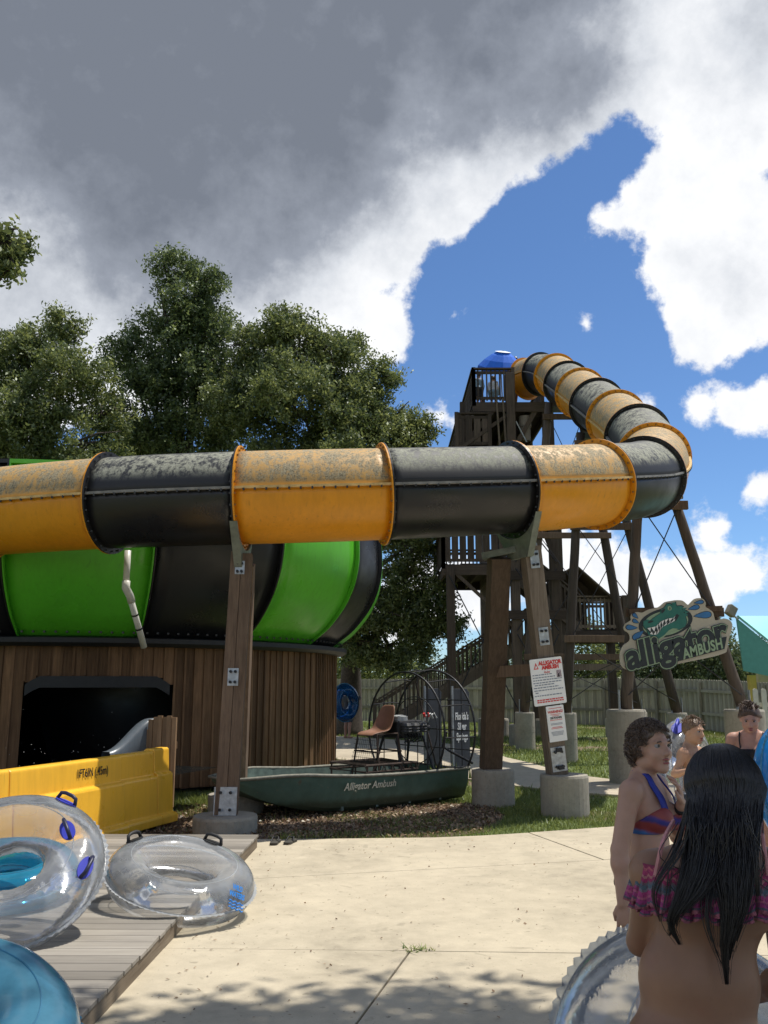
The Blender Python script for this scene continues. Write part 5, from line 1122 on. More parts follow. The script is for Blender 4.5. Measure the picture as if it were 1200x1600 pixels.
# ------------------------------------------------------------------ inflatable rings
def ring(name, label, c, axis, Rm, rm, mat, seam_mat, handles=(), hmat='black_rubber', pmat=None, seed=1, group='inflatable river tubes', n=72, m=28, ref=None):
    axis = Vector(axis).normalized(); sx = (Vector(ref) if ref else Vector((0, 0, 1)) if abs(axis.z) < .9 else Vector((1, 0, 0))); sx = (sx - axis * sx.dot(axis)).normalized(); sy = axis.cross(sx); c = Vector(c)
    t = thing(name, label, 'inflatable tube', c, group); rr = random.Random(seed); ph = [rr.uniform(0, 6.28) for _ in range(6)]
    def pt(a, b, k=1.0):
        inner = max(0, -math.cos(b)); wr = 1 + inner * (.010 * math.sin(23 * a + ph[0]) + .007 * math.sin(37 * a + ph[1])) + .010 * math.sin(3 * a + ph[2]) + .006 * math.sin(5 * b + 7 * a + ph[3])
        r_ = rm * k * wr; return c + (sx * math.cos(a) + sy * math.sin(a)) * (Rm + r_ * math.cos(b)) + axis * r_ * math.sin(b) * .94
    MB().grid([[pt(2 * math.pi * i / n, 2 * math.pi * j / m) for j in range(m)] for i in range(n)], closed_u=True, closed_v=True).build('ring', M[mat], t, smooth=True)
    N = 160; P = []
    for i in range(N):
        a = 2 * math.pi * i / N; e = .022 + .008 * (1 if i % 2 else -1) * rr.uniform(.4, 1); p0 = pt(a, 0, .985); d = (p0 - c).normalized(); P.append([p0 + axis * .003, p0 + d * e, p0 - axis * .003])
    MB().grid(P, closed_u=True, closed_v=True).build('seam', M[seam_mat], t)
    for b0 in (math.pi * .5, math.pi * 1.02): MB().tube([pt(2 * math.pi * i / 90, b0, 1.004) for i in range(90)], .0035, 5, closed=True).build('weld_line', M[seam_mat], t)
    for a, b in handles:
        p = pt(a, b); nrm = (p - (c + (sx * math.cos(a) + sy * math.sin(a)) * Rm)).normalized(); tx = (-sx * math.sin(a) + sy * math.cos(a)).normalized(); ty = nrm.cross(tx)
        pts = [(.085 * math.cos(2 * math.pi * k / 24), .048 * math.sin(2 * math.pi * k / 24)) for k in range(24)]
        h_ = MB().prism(pts, p + nrm * .006, tx, ty, .008).build('handle_patch', M[pmat or hmat], t)
        MB().tube([p + tx * -.075 + nrm * .004, p - tx * .062 + nrm * .045, p - tx * .03 + nrm * .055, p + tx * .03 + nrm * .055, p + tx * .062 + nrm * .045, p + tx * .075 + nrm * .004], .013, 10).build('handle', M[hmat], h_, smooth=True)
    t['frame'] = 0; del t['frame']
    return t, pt, (sx, sy, axis)
# rings lying about at the boardwalk
r1, pt1, fr1 = ring('inflatable_tube', 'big clear tube with blue handles leaning over the boardwalk', (-2.44, 6.12, .50), (.10, -.62, .78), .40, .195, 'clear_vinyl', 'seam_clear', ((1.15, .85), (-.12, .95), (.55, 1.7)), 'handle_dark', 'handle_blue', 2, ref=(1, 0, 0))
rL, _, _ = ring('inflatable_tube', 'pale blue tube lying under the big clear tube', (-2.82, 6.98, .30), (.04, -.18, 1), .37, .155, 'blue_vinyl', 'seam_blue', (), seed=5)
r2, pt2, fr2 = ring('inflatable_tube', 'clear tube with black handles resting over the boardwalk edge', (-1.52, 7.02, .27), (.22, -.20, 1), .395, .160, 'clear_vinyl', 'seam_clear', ((2.75, 1.1), (1.25, 1.4)), 'black_rubber', None, 3, ref=(1, 0, 0))
p = pt2(-.55, .62); nrm = (p - (Vector((-1.52, 7.02, .27)) + (fr2[0] * math.cos(-.55) + fr2[1] * math.sin(-.55)) * .395)).normalized(); ty = V(.0, .6, 1); ty = (ty - nrm * ty.dot(nrm)).normalized(); tx = ty.cross(nrm)
for k, w_ in enumerate(('WILD', 'WATERS')): text_mesh('printed_name', w_, .050, p + nrm * .012 + ty * (.048 - k * .050), tx, ty, M['print_blue'], r2, .1, .002, .001, sx=.8)
for k in range(3):
    q = [p + nrm * .010 + ty * (-.05 - k * .022 + .006 * math.sin(x * 1.6)) + tx * (x * .012 - .07) for x in range(13)]
    MB().tube(q, .005, 5).build('printed_wave', M['print_blue'], r2)
rB, _, _ = ring('inflatable_tube', 'blue tube cut off at the bottom corner of the boardwalk', (-1.66, 3.58, .40), (.28, -.30, 1), .34, .185, 'sea_vinyl', 'seam_blue', (), seed=7)
rC, _, _ = ring('inflatable_tube', 'clear tube under the corner blue tube on the boardwalk', (-2.55, 4.95, .26), (.0, .1, 1), .36, .15, 'clear_vinyl', 'seam_clear', (), seed=8)
# rings carried by people
rD, ptD, frD = ring('inflatable_tube', 'clear tube standing between the two bikini wearers', (1.02, 3.0, .43), (.25, -.75, .60), .37, .17, 'clear_vinyl', 'seam_clear', (), seed=9)
rE, ptE, frE = ring('inflatable_tube', 'bright blue tube at the picture edge in front of the black camisole wearer', (3.30, 7.25, .90), (.55, -.8, .12), .36, .17, 'blue_hold', 'seam_blue', (), seed=10)
rF, ptF, frF = ring('inflatable_tube', 'clear tube held upright behind the shirtless boy', (2.64, 7.95, .84), (.85, -.5, .1), .38, .175, 'clear_vinyl', 'seam_clear', ((.5, .2),), 'handle_blue', None, seed=11)
rG, ptG, frG = ring('inflatable_tube', 'clear tube with dark blue handle beside the black camisole wearer', (4.10, 8.3, .98), (.45, -.85, .15), .40, .18, 'clear_vinyl', 'seam_clear', ((1.1, .8),), 'handle_blue', None, seed=12)
rH, ptH, frH = ring('inflatable_tube', 'blue tube carried upright near the back fence', (-1.22, 28.2, 1.12), (.75, -.66, .05), .40, .18, 'deep_blue_vinyl', 'seam_blue', (), seed=13)
# ------------------------------------------------------------------ people: one continuous surface grown from a distance field
class Field:
    def __init__(s, lo, hi, h):
        s.lo = np.array(lo, float); s.h = h; s.n = np.ceil((np.array(hi) - s.lo) / h).astype(int) + 1; s.G = np.full(s.n, .2, np.float32)
        s.ax = [s.lo[i] + h * np.arange(s.n[i]) for i in range(3)]
    def _box(s, lo, hi):
        a = np.clip(np.floor((np.array(lo) - s.lo) / s.h).astype(int), 0, s.n); b = np.clip(np.ceil((np.array(hi) - s.lo) / s.h).astype(int) + 1, 0, s.n); return tuple(slice(a[i], b[i]) for i in range(3))
    def _put(s, sl, d, k, sub):
        g = s.G[sl]
        if sub: d = -d; h = np.maximum(k - np.abs(g - d), 0) / k; s.G[sl] = np.maximum(g, d) + h * h * k * .25
        else: h = np.maximum(k - np.abs(g - d), 0) / k; s.G[sl] = np.minimum(g, d) - h * h * k * .25
    def cap(s, a, b, ra, rb, k=.015, sub=False):
        a, b = np.array(a, float), np.array(b, float); m = max(ra, rb) + k * 1.5 + .03; sl = s._box(np.minimum(a, b) - m, np.maximum(a, b) + m)
        X, Y, Z = (s.ax[0][sl[0]][:, None, None] - a[0], s.ax[1][sl[1]][None, :, None] - a[1], s.ax[2][sl[2]][None, None, :] - a[2]); d = b - a; L2 = max(d @ d, 1e-9)
        t = np.clip((X * d[0] + Y * d[1] + Z * d[2]) / L2, 0, 1); D = np.sqrt((X - t * d[0]) ** 2 + (Y - t * d[1]) ** 2 + (Z - t * d[2]) ** 2) - (ra + (rb - ra) * t); s._put(sl, D.astype(np.float32), k, sub)
    def ell(s, c, r, k=.015, rot=None, sub=False):
        c = np.array(c, float); r = np.array(r, float); m = r.max() + k * 1.5 + .03; sl = s._box(c - m, c + m)
        X, Y, Z = (s.ax[0][sl[0]][:, None, None] - c[0], s.ax[1][sl[1]][None, :, None] - c[1], s.ax[2][sl[2]][None, None, :] - c[2])
        if rot is not None:
            Rm = np.array(rot); X, Y, Z = (X * Rm[0][0] + Y * Rm[0][1] + Z * Rm[0][2], X * Rm[1][0] + Y * Rm[1][1] + Z * Rm[1][2], X * Rm[2][0] + Y * Rm[2][1] + Z * Rm[2][2])
        k0 = np.sqrt((X / r[0]) ** 2 + (Y / r[1]) ** 2 + (Z / r[2]) ** 2); k1 = np.sqrt((X / r[0] ** 2) ** 2 + (Y / r[1] ** 2) ** 2 + (Z / r[2] ** 2) ** 2); D = k0 * (k0 - 1) / np.maximum(k1, 1e-6); s._put(sl, D.astype(np.float32), k, sub)
    def xyz(s): return s.ax[0][:, None, None], s.ax[1][None, :, None], s.ax[2][None, None, :]
    def mesh(s, G=None):
        G = s.G if G is None else G; ins = G < 0; nx, ny, nz = G.shape
        c = [ins[i:nx - 1 + i, j:ny - 1 + j, k:nz - 1 + k] for i in (0, 1) for j in (0, 1) for k in (0, 1)]
        cnt = sum(x.astype(np.int8) for x in c); act = (cnt > 0) & (cnt < 8); idx = np.full(act.shape, -1, np.int64); ijk = np.argwhere(act); idx[act] = np.arange(len(ijk))
        pos = np.zeros((len(ijk), 3)); num = np.zeros(len(ijk)); corners = [(i, j, k) for i in (0, 1) for j in (0, 1) for k in (0, 1)]
        for a in range(8):
            for b in range(a + 1, 8):
                ca, cb = corners[a], corners[b]
                if sum(abs(ca[q] - cb[q]) for q in range(3)) != 1: continue
                ga = G[ijk[:, 0] + ca[0], ijk[:, 1] + ca[1], ijk[:, 2] + ca[2]]; gb = G[ijk[:, 0] + cb[0], ijk[:, 1] + cb[1], ijk[:, 2] + cb[2]]; cr = (ga < 0) != (gb < 0)
                t = np.where(cr, ga / np.where(cr, ga - gb, 1), 0); p = np.array(ca) + t[:, None] * (np.array(cb) - np.array(ca)); pos += np.where(cr[:, None], p, 0); num += cr
        pos = (ijk + pos / num[:, None]) * s.h + s.lo; F = []
        for ax in range(3):
            a, b = [(1, 2), (2, 0), (0, 1)][ax]; sl0 = [slice(None)] * 3; sl1 = [slice(None)] * 3; sl0[ax] = slice(0, -1); sl1[ax] = slice(1, None)
            cr = ins[tuple(sl0)] != ins[tuple(sl1)]; e = np.argwhere(cr); ok = (e[:, a] > 0) & (e[:, b] > 0) & (e[:, a] < G.shape[a] - 1) & (e[:, b] < G.shape[b] - 1); e = e[ok]
            def get(da, db):
                q = e.copy(); q[:, a] += da; q[:, b] += db; return idx[q[:, 0], q[:, 1], q[:, 2]]
            f = np.stack([get(-1, -1), get(0, -1), get(0, 0), get(-1, 0)], 1); fl = ins[e[:, 0], e[:, 1], e[:, 2]]; f[~fl] = f[~fl][:, ::-1]; F.append(f)
        return pos, np.concatenate(F)
def rotz(v, a): c, s = math.cos(a), math.sin(a); return np.array([v[0] * c - v[1] * s, v[0] * s + v[1] * c, v[2]])
class Person:
    def __init__(s, name, label, loc, yaw, h, lo, hi, scale=1.0, cat='person', group=None):
        s.root = thing(name, label, cat, loc, group); s.root.rotation_euler[2] = yaw; s.S = scale; s.f = Field(np.array(lo) * scale, np.array(hi) * scale, h); s.hands = []
    def p(s, v): return np.array(v, float) * s.S
    def cap(s, a, b, ra, rb, k=.015, **kw): s.f.cap(s.p(a), s.p(b), ra * s.S, rb * s.S, k, **kw)
    def ell(s, c, r, k=.015, rot=None, **kw): s.f.ell(s.p(c), np.array(r) * s.S, k, rot, **kw)
    def torso(s, sex='f', lean=(0, 0), chest=1.0, waist=1.0, hip=1.0):
        def q(x, y, z): return (x + lean[0] * max(0, z - .9), y + lean[1] * max(0, z - .9), z)
        s.q = q
        for g in (-1, 1): s.cap(q(0, -.022, 1.30), q(g * .125 * chest, -.012, 1.262), .040, .036, .03)
        s.cap(q(0, -.012, 1.26), q(0, .0, 1.365), .050, .045, .03)
        s.ell(q(0, -.004, 1.175), (.132 * chest, .090 * chest, .135), .04); s.ell(q(0, 0, 1.0), (.112 * waist, .082 * waist, .13), .05)
        s.ell((0, -.004, .865), (.150 * hip, .100 * hip, .10), .05)
        for g in (-1, 1):
            s.ell(q(g * .150 * chest, -.006, 1.245), (.048, .047, .05), .03); s.ell((g * .070 * hip, -.055, .83), (.080 * hip, .075 * hip, .085), .04)
            s.ell(q(g * .085, -.072, 1.2), (.05, .022, .075), .03)                                    # shoulder blades
            if sex == 'f': s.ell(q(g * .062, .078, 1.13), (.058, .055, .056), .025)
            else: s.ell(q(g * .06, .075, 1.19), (.055, .022, .04), .03)
        for z in np.arange(.98, 1.24, .03): s.ell(q(0, -.098 * (chest if z > 1.1 else waist) - (.0 if z > 1.05 else -.008), z), (.011, .012, .02), .012, sub=True)   # spine furrow
    def legs(s, fem='f', knee=((-.09, .02, .45), (.09, .02, .45)), foot=((-.09, -.02, .08), (.09, -.02, .08))):
        for g, kn, ft in ((-1, knee[0], foot[0]), (1, knee[1], foot[1])):
            s.cap((g * .083, 0, .82), kn, .088, .054, .03); s.cap(kn, ft, .052, .034, .02); kn, ft = np.array(kn), np.array(ft); m = kn * .68 + ft * .32; s.ell(m + [0, -.022, 0], (.044, .046, .10), .02)
            s.cap(ft + [0, -.025, -.045], ft + [g * .012, .13, -.055], .034, .026, .02)
    def arm(s, sh, el, wr, r=(.043, .034, .024)):
        s.cap(sh, el, r[0], r[1], .025); s.cap(el, wr, r[1], r[2], .015); el, wr, sh = map(np.array, (el, wr, sh)); s.ell(el * .75 + wr * .25, (r[1] * 1.12,) * 3, .02)
    def hand(s, wr, d, n, side=1, curl=.35, spread=.0, size=1.0):
        """wr wrist, d towards the fingertips, n the way the palm faces, thumb on the side d x n * side"""
        d = np.array(d, float); d /= np.linalg.norm(d); n = np.array(n, float); n -= d * (n @ d); n /= np.linalg.norm(n); t = np.cross(d, n) * side; wr = np.array(wr, float); z = size
        s.ell(wr + d * .047 * z, (.036 * z, .046 * z, .014 * z), .010, rot=[t, d, n])
        for i, (o, L_, c) in enumerate(((.028, .066, curl * .8), (.010, .074, curl), (-.009, .069, curl * 1.1), (-.026, .054, curl * 1.25))):
            b0 = wr + d * (.082 - abs(o - .002) * .25) * z + t * o * z; dd = d + t * spread * o / .03; dd /= np.linalg.norm(dd)
            d1 = dd * math.cos(c) + n * math.sin(c); d2 = dd * math.cos(c * 2.1) + n * math.sin(c * 2.1); m = b0 + d1 * L_ * .52 * z; e = m + d2 * L_ * .48 * z
            s.cap(b0 - d * .012 * z, m, .0092 * z, .0082 * z, .005); s.cap(m, e, .0082 * z, .0066 * z, .004)
        b0 = wr + d * .022 * z + t * .026 * z; m = b0 + (d * .72 + t * .62 + n * .25) * .036 * z; e = m + (d * .93 + t * .15 + n * .3) * .030 * z; s.cap(b0, m, .0135 * z, .0105 * z, .008); s.cap(m, e, .0105 * z, .008 * z, .004)
    def head(s, c, yaw=0, pitch=0, mouth=0.0, size=1.0, face=True):
        """features in head space: y forward, z up"""
        cy, sy, cp, sp_ = math.cos(yaw), math.sin(yaw), math.cos(pitch), math.sin(pitch)
        Rm = np.array([[cy, -sy, 0], [sy, cy, 0], [0, 0, 1]]) @ np.array([[1, 0, 0], [0, cp, -sp_], [0, sp_, cp]]); s.HR, s.HC, s.HZ = Rm, np.array(c, float), size
        def w(v): return s.HC + Rm @ (np.array(v, float) * size)
        s.hw = w; rot = Rm.T.tolist()
        def e(c_, r, k=.012, **kw): s.ell(w(c_), np.array(r) * size, k, rot, **kw)
        e((0, -.014, .026), (.073, .090, .084), .02); e((0, .020, -.030), (.060, .068, .078), .03); e((0, .060, -.086), (.028, .022, .020), .02)
        for g in (-1, 1):
            e((g * .046, .0, -.066), (.018, .045, .022), .03); e((g * .036, .056, -.028), (.024, .024, .022), .02); e((g * .075, -.004, -.006), (.010, .020, .030), .008)
        if face:
            e((0, .074, .026), (.052, .016, .011), .012)
            for g in (-1, 1): e((g * .031, .090, .009), (.017, .014, .010), .008, sub=True); e((g * .010, .090, -.030), (.009, .010, .008), .006)
            s.cap(w((0, .080, .014)), w((0, .102, -.024)), .008 * size, .0125 * size, .010); e((0, .084, -.052), (.022, .010, .0055), .005); e((0, .081, -.066), (.019, .010, .0065), .005)
            if mouth: e((0, .092, -.060), (.013, .016, .0095 * mouth), .003, sub=True); e((0, .060, -.094), (.027, .022, .018), .015)
    def finish(s, mat):
        v, f = s.f.mesh(); o = arr_mesh('body', v, f, mat, None, smooth=True); o.parent = s.root; ORG[o.name] = V(0, 0, 0); md = o.modifiers.new('soft', 'SMOOTH'); md.factor = .5; md.iterations = 3; s.body = o; return o
    def eyes(s, iris):
        for g in (-1, 1):
            c = s.hw((g * .031, .066, .010)); r = .0150 * s.HZ * s.S; b = MB(); b.lathe((0, 0, 0), [(r * math.sin(t), -r * math.cos(t)) for t in np.linspace(.01, math.pi - .01, 10)], 14)
            b.v = [tuple(np.array(q) + c * s.S) for q in b.v]; o = b.build('eye', M['eye_white'], None, smooth=True); o.parent = s.root
            d = s.HR @ np.array([0, 1, 0]); b = MB(); b.tube([Vector(c * s.S + d * r * .80), Vector(c * s.S + d * r * 1.03)], [.0075 * s.HZ, .0055 * s.HZ], 12); o2 = b.build('iris', iris, None); o2.parent = s.root
            b = MB(); b.tube([Vector(s.hw((g * (.016 + .007 * q), .0905 - .0035 * abs(q - 2), .026 + .003 * math.sin(q * .9))) * s.S) for q in range(5)], .0032 * s.HZ, 6); o3 = b.build('eyebrow', s.browmat, None); o3.parent = s.root
    def lips(s, mat):
        for zz, w_ in ((-.0525, .021), (-.0665, .018)):
            b = MB(); b.tube([Vector(s.hw((x * w_, .0945 - .012 * x * x, zz + (.002 if zz > -.06 else -.001) * (1 - x * x))) * s.S) for x in np.linspace(-1, 1, 9)], [.0022 + .0030 * (1 - abs(x)) for x in np.linspace(-1, 1, 9)], 8); o = b.build('lip', mat, None, smooth=True); o.parent = s.root
    def cloth(s, name, mat, region, thick=.007):
        X, Y, Z = s.f.xyz(); r = region(X / s.S, Y / s.S, Z / s.S) * s.S; G = np.maximum(np.maximum(s.f.G - thick, -(s.f.G + .012)), r.astype(np.float32)).astype(np.float32)
        v, f = s.f.mesh(G)
        if len(v) == 0: return None
        o = arr_mesh(name, v, f, mat, None, smooth=True); o.parent = s.root; md = o.modifiers.new('soft', 'SMOOTH'); md.factor = .5; md.iterations = 3; return o
    def hair_cap(s, mat, thick=.014, cut=None, name='hair', skull_only=False):
        """shell over the cranium; cut(hx,hy,hz) <0 where hair grows (head space)"""
        X, Y, Z = s.f.xyz(); c = s.HC * s.S; Rm = s.HR; z = s.HZ * s.S
        hx = ((X - c[0]) * Rm[0][0] + (Y - c[1]) * Rm[1][0] + (Z - c[2]) * Rm[2][0]) / z; hy = ((X - c[0]) * Rm[0][1] + (Y - c[1]) * Rm[1][1] + (Z - c[2]) * Rm[2][1]) / z; hz = ((X - c[0]) * Rm[0][2] + (Y - c[1]) * Rm[1][2] + (Z - c[2]) * Rm[2][2]) / z
        k = np.sqrt((hx / .073) ** 2 + ((hy + .014) / .090) ** 2 + ((hz - .026) / .084) ** 2) - 1; D = k * .08 * z; lump = .0035 * np.sin(hx * 140 + 9 * hy) * np.sin(hz * 110 + 40 * hy)
        G = np.maximum((D if skull_only else np.minimum(D, s.f.G + .004)) - thick + lump, cut(hx, hy, hz) * z); G = np.where(np.abs(hz) < .3, G, .2).astype(np.float32); v, f = s.f.mesh(G)
        o = arr_mesh(name, v, f, mat, None, smooth=True); o.parent = s.root; md = o.modifiers.new('soft', 'SMOOTH'); md.factor = .5; md.iterations = 3; return o
def local_part(person, mb, name, mat, smooth=False, kind=None):
    o = mb.build(name, mat, None, smooth, kind=kind); o.parent = person.root; return o
def skin(name, c, red=.25):
    m, nt, b = new_mat(name); v = coords(nt); a = noise(nt, v, 6, 5, .6); f = noise(nt, v, 60, 4, .6)
    col = ramp(nt, a, [(.3, tuple(x * .88 for x in c)), (.7, tuple(min(1, x * 1.1) for x in c))]); col = mixc(nt, mrange(nt, noise(nt, v, 11, 3), .5, .75, 0, red), col, (c[0] * 1.02, c[1] * .72, c[2] * .68))
    col = mixc(nt, mrange(nt, f, .6, .75, 0, .16), col, tuple(x * .6 for x in c))
    nt.links.new(col, b.inputs['Base Color']); b.inputs['Roughness'].default_value = .48; b.inputs['Subsurface Weight'].default_value = .12; b.inputs['Subsurface Radius'].default_value = (.02, .008, .004); b.inputs['Subsurface Scale'].default_value = .5
    b.inputs['Specular IOR Level'].default_value = .4; bump(nt, b, f, .12, .002); return m
def hairmat(name, c, rough=.35):
    m, nt, b = new_mat(name); v = coords(nt, 'Object', (1, 1, .12)); n_ = noise(nt, v, 160, 4, .6)
    nt.links.new(ramp(nt, n_, [(.3, tuple(x * .45 for x in c)), (.7, tuple(x * 1.5 for x in c))]), b.inputs['Base Color']); b.inputs['Roughness'].default_value = rough; b.inputs['Specular IOR Level'].default_value = .6; bump(nt, b, n_, .5, .004); return m
M['skin_tan'] = skin('skin_tan', (.25, .135, .082)); M['skin_fair'] = skin('skin_fair', (.46, .27, .19), .35); M['skin_boy'] = skin('skin_sunlit', (.50, .29, .18)); M['skin_pink'] = skin('skin_pinkish', (.50, .28, .20), .4)
M['hair_black'] = hairmat('hair_black', (.008, .006, .006), .42); M['hair_brown'] = hairmat('hair_dark_brown', (.085, .052, .032), .45); M['hair_light'] = hairmat('hair_light_brown', (.16, .095, .05), .5); M['hair_short'] = hairmat('hair_mid_brown', (.075, .042, .025), .5)
M['eye_white'] = plain('eye_white', (.30, .27, .26), .5, vary=.05); M['iris'] = plain('iris_brown', (.03, .018, .01), .15); M['lip_rose'] = plain('lip_rose', (.32, .09, .085), .4, vary=.1)
M['black_cloth'] = plain('black_swim_cloth', (.012, .012, .014), .7, vary=.2, scale=30); M['grey_shorts'] = plain('grey_shorts', (.06, .065, .075), .85, vary=.35, scale=60, bmp=.3); M['blue_strap'] = plain('blue_swim_cloth', (.02, .035, .28), .6)
def halter_mat():
    m, nt, b = new_mat('red_blue_swim_cloth'); v = coords(nt, 'Object'); sep = nn(nt, 'ShaderNodeSeparateXYZ'); nt.links.new(v, sep.inputs[0])
    z = fmath(nt, 'ADD', sep.outputs[2], fmath(nt, 'MULTIPLY', noise(nt, v, 9, 3), .05)); z = fmath(nt, 'ADD', z, fmath(nt, 'MULTIPLY', sep.outputs[1], .25))
    col = ramp(nt, fmath(nt, 'MULTIPLY', fmath(nt, 'SUBTRACT', z, 1.05), 5.0), [(.0, (.02, .09, .30)), (.14, (.03, .12, .34)), (.22, (.24, .03, .035)), (.40, (.25, .04, .04)), (.47, (.03, .03, .20)), (.55, (.05, .03, .22)), (.62, (.26, .05, .04)), (1, (.22, .035, .04))])
    nt.links.new(col, b.inputs['Base Color']); b.inputs['Roughness'].default_value = .55; return m
M['halter'] = halter_mat()
def ruffle_mat():
    m, nt, b = new_mat('pink_crochet'); uv = nn(nt, 'ShaderNodeAttribute', attribute_name='band'); sep = nn(nt, 'ShaderNodeSeparateXYZ'); nt.links.new(uv.outputs['Vector'], sep.inputs[0])
    w = fmath(nt, 'MULTIPLY', fmath(nt, 'SINE', fmath(nt, 'MULTIPLY', sep.outputs[0], 2 * math.pi * 46)), .030); w2 = fmath(nt, 'MULTIPLY', noise(nt, coords(nt), 40, 3), .05)
    y_ = fmath(nt, 'ADD', fmath(nt, 'ADD', sep.outputs[1], w), w2)
    r = nn(nt, 'ShaderNodeValToRGB'); r.color_ramp.interpolation = 'CONSTANT'; e = r.color_ramp.elements; cols = [(0, (0.216, 0.028, 0.070)), (.10, (0.396, 0.100, 0.125)), (.16, (0.302, 0.037, 0.109)), (.27, (0.360, 0.154, 0.156)), (.33, (0.259, 0.028, 0.094)), (.42, (.13, .10, .12)), (.48, (.07, .11, .14)), (.58, (.16, .14, .17)), (.63, (0.324, 0.046, 0.156)), (.74, (0.374, 0.100, 0.172)), (.80, (0.274, 0.037, 0.156)), (.90, (.08, .08, .11)), (.95, (0.302, 0.100, 0.140))]
    e[0].position, e[0].color = 0, c4(cols[0][1]); e[1].position, e[1].color = cols[-1][0], c4(cols[-1][1])
    for p_, c in cols[1:-1]: e.new(p_).color = c4(c)
    nt.links.new(y_, r.inputs[0]); holes = noise(nt, coords(nt), 170, 2, .5); nt.links.new(mixc(nt, mrange(nt, holes, .50, .62, 0, .55), r.outputs[0], (.10, .03, .05)), b.inputs['Base Color']); b.inputs['Roughness'].default_value = .9; bump(nt, b, holes, .7, .004); return m
M['ruffle'] = ruffle_mat()

# --- person seen from behind, long wet black hair
g1 = Person('person', 'person seen from behind with long wet black hair and ruffled pink bikini', (.735, 2.30, .0), 0, .0062, (-.36, -.22, -.0), (.42, .44, 1.60), 1.0)
g1.torso('f', (.22, .03), 1.06, 1.28, 1.04); g1.legs()
q = g1.q
g1.arm(q(-.155, -.005, 1.24), (-.082, .12, 1.055), (.02, .29, 1.07), (.040, .033, .024)); g1.hand((.02, .29, 1.07), (.3, .9, .1), (1, 0, -.3), 1, .7)
g1.arm(q(.155, -.005, 1.24), (.245, .03, .99), (.215, .21, .90)); g1.hand((.215, .21, .90), (-.2, .9, -.1), (-1, 0, -.3), -1, .7)
g1.head(q(.022, .045, 1.412), -.15, -.28); g1.finish(M['skin_tan'])
g1.cloth('bikini_bottom', M['ruffle_plain'], lambda X, Y, Z: np.maximum(np.maximum(np.maximum(Z - .885, .80 - Z + np.abs(X) * .35), np.abs(X) - .2), Y - .14))
g1.hair_cap(M['hair_black'], .017, lambda x, y, z: np.maximum(y - .045 - z * .25, -z - .085 - np.maximum(0, -y) * .25) + 0 * x, skull_only=True)
def skull(p, a, t, k=1.0):      # point on the scalp: a azimuth (0 = back), t from crown 0 to nape 1
    r = .104 * k; th = t * 2.05; x = .090 * k * math.sin(th) * math.sin(a); y = -.014 - .108 * k * math.sin(th) * math.cos(a); z = .026 + .103 * k * math.cos(th); return p.hw((x, y, z)) * p.S
rh = random.Random(21)
o1 = np.array([.735, 2.30, 0.])
def back_pt(u, v, Y=2.155): p_ = at(u, v, Y); return np.array(p_) - o1
tress = [((1088, 1275), (1084, 1335), (1066, 1395), (1048, 1440), (1062, 1476), 26, .009), ((1100, 1280), (1096, 1340), (1078, 1395), (1056, 1432), (1046, 1462), 24, .009), ((1115, 1285), (1110, 1345), (1092, 1390), (1070, 1418), (1054, 1436), 16, .010),
         ((1135, 1285), (1140, 1350), (1141, 1420), (1133, 1480), (1136, 1538), 44, .011), ((1150, 1280), (1156, 1350), (1154, 1410), (1145, 1450), (1138, 1500), 40, .011), ((1125, 1285), (1131, 1350), (1138, 1410), (1139, 1450), (1130, 1490), 22, .010),
         ((1156, 1270), (1164, 1330), (1164, 1390), (1158, 1430), (1150, 1470), 14, .008), ((1082, 1270), (1062, 1320), (1032, 1370), (1022, 1400), (1032, 1440), 4, .006), ((1164, 1260), (1176, 1310), (1182, 1360), (1184, 1400), (1180, 1440), 3, .004), ((1105, 1285), (1108, 1360), (1104, 1430), (1116, 1480), (1130, 1512), 3, .006)]
tress.sort(key=lambda t_: t_[0][0]); hs = MB()
wts = [t_[5] for t_ in tress]; cum = np.cumsum(wts) / sum(wts)
for k in range(1150):          # strands that run from the crown over the nape into a lock
    fr_ = (k + .5) / 1150; ti = int(np.searchsorted(cum, fr_)); T = tress[ti]; sp_ = T[6]; a = -2.0 + 4.0 * fr_ + rh.uniform(-.12, .12)
    pts = [Vector(skull(g1, a * (1.0 - .25 * t * t), t, 1.0 + rh.uniform(0, .03) + .05 * t)) for t in (.04, .2, .38, .56, .74, .90)]
    o0 = np.array([rh.gauss(0, 1), rh.gauss(0, .5), 0]) * sp_ * 1.15
    if rh.random() < .3: o0 = o0 * 1.8
    pts += [Vector(back_pt(*T[1], 2.185) + o0), Vector(back_pt(*T[2], 2.16) + o0 * .7), Vector(back_pt(*T[3], 2.155) + o0 * .4)] + ([Vector(back_pt(*T[4], 2.165) + o0 * .15)] if rh.random() < .45 else [])
    if rh.random() < .35: pts = pts[:-1]
    cu = catmull(pts, 3); m_ = len(cu); r0 = rh.uniform(.0010, .0019); hs.tube(cu, [r0 if i < m_ * .55 else r0 * (1 - .8 * (i / m_ - .55) / .45) for i in range(m_)], 4)
for *P, n_, sp_ in tress:
    base = [back_pt(*P[0], 2.21), back_pt(*P[1], 2.175), back_pt(*P[2], 2.150), back_pt(*P[3], 2.150), back_pt(*P[4], 2.165)]
    for k in range(n_):
        o0 = np.array([rh.gauss(0, 1), rh.gauss(0, .5), 0]) * sp_; o1_ = np.array([rh.gauss(0, 1), rh.gauss(0, .25), 0]) * sp_ * .5; cut_ = rh.uniform(.72, 1.0); o2 = rh.uniform(-.008, .008)
        pts = [Vector(b_ + o0 * (1 - i / 4) + o1_ * (i / 4) + np.array([o2 * math.sin(i * 2), 0, 0])) for i, b_ in enumerate(base)]; cu = catmull(pts, 4); m_ = int(len(cu) * cut_)
        hs.tube(cu[:m_], [.0017 * (1 - .75 * i / m_) for i in range(m_)], 4)
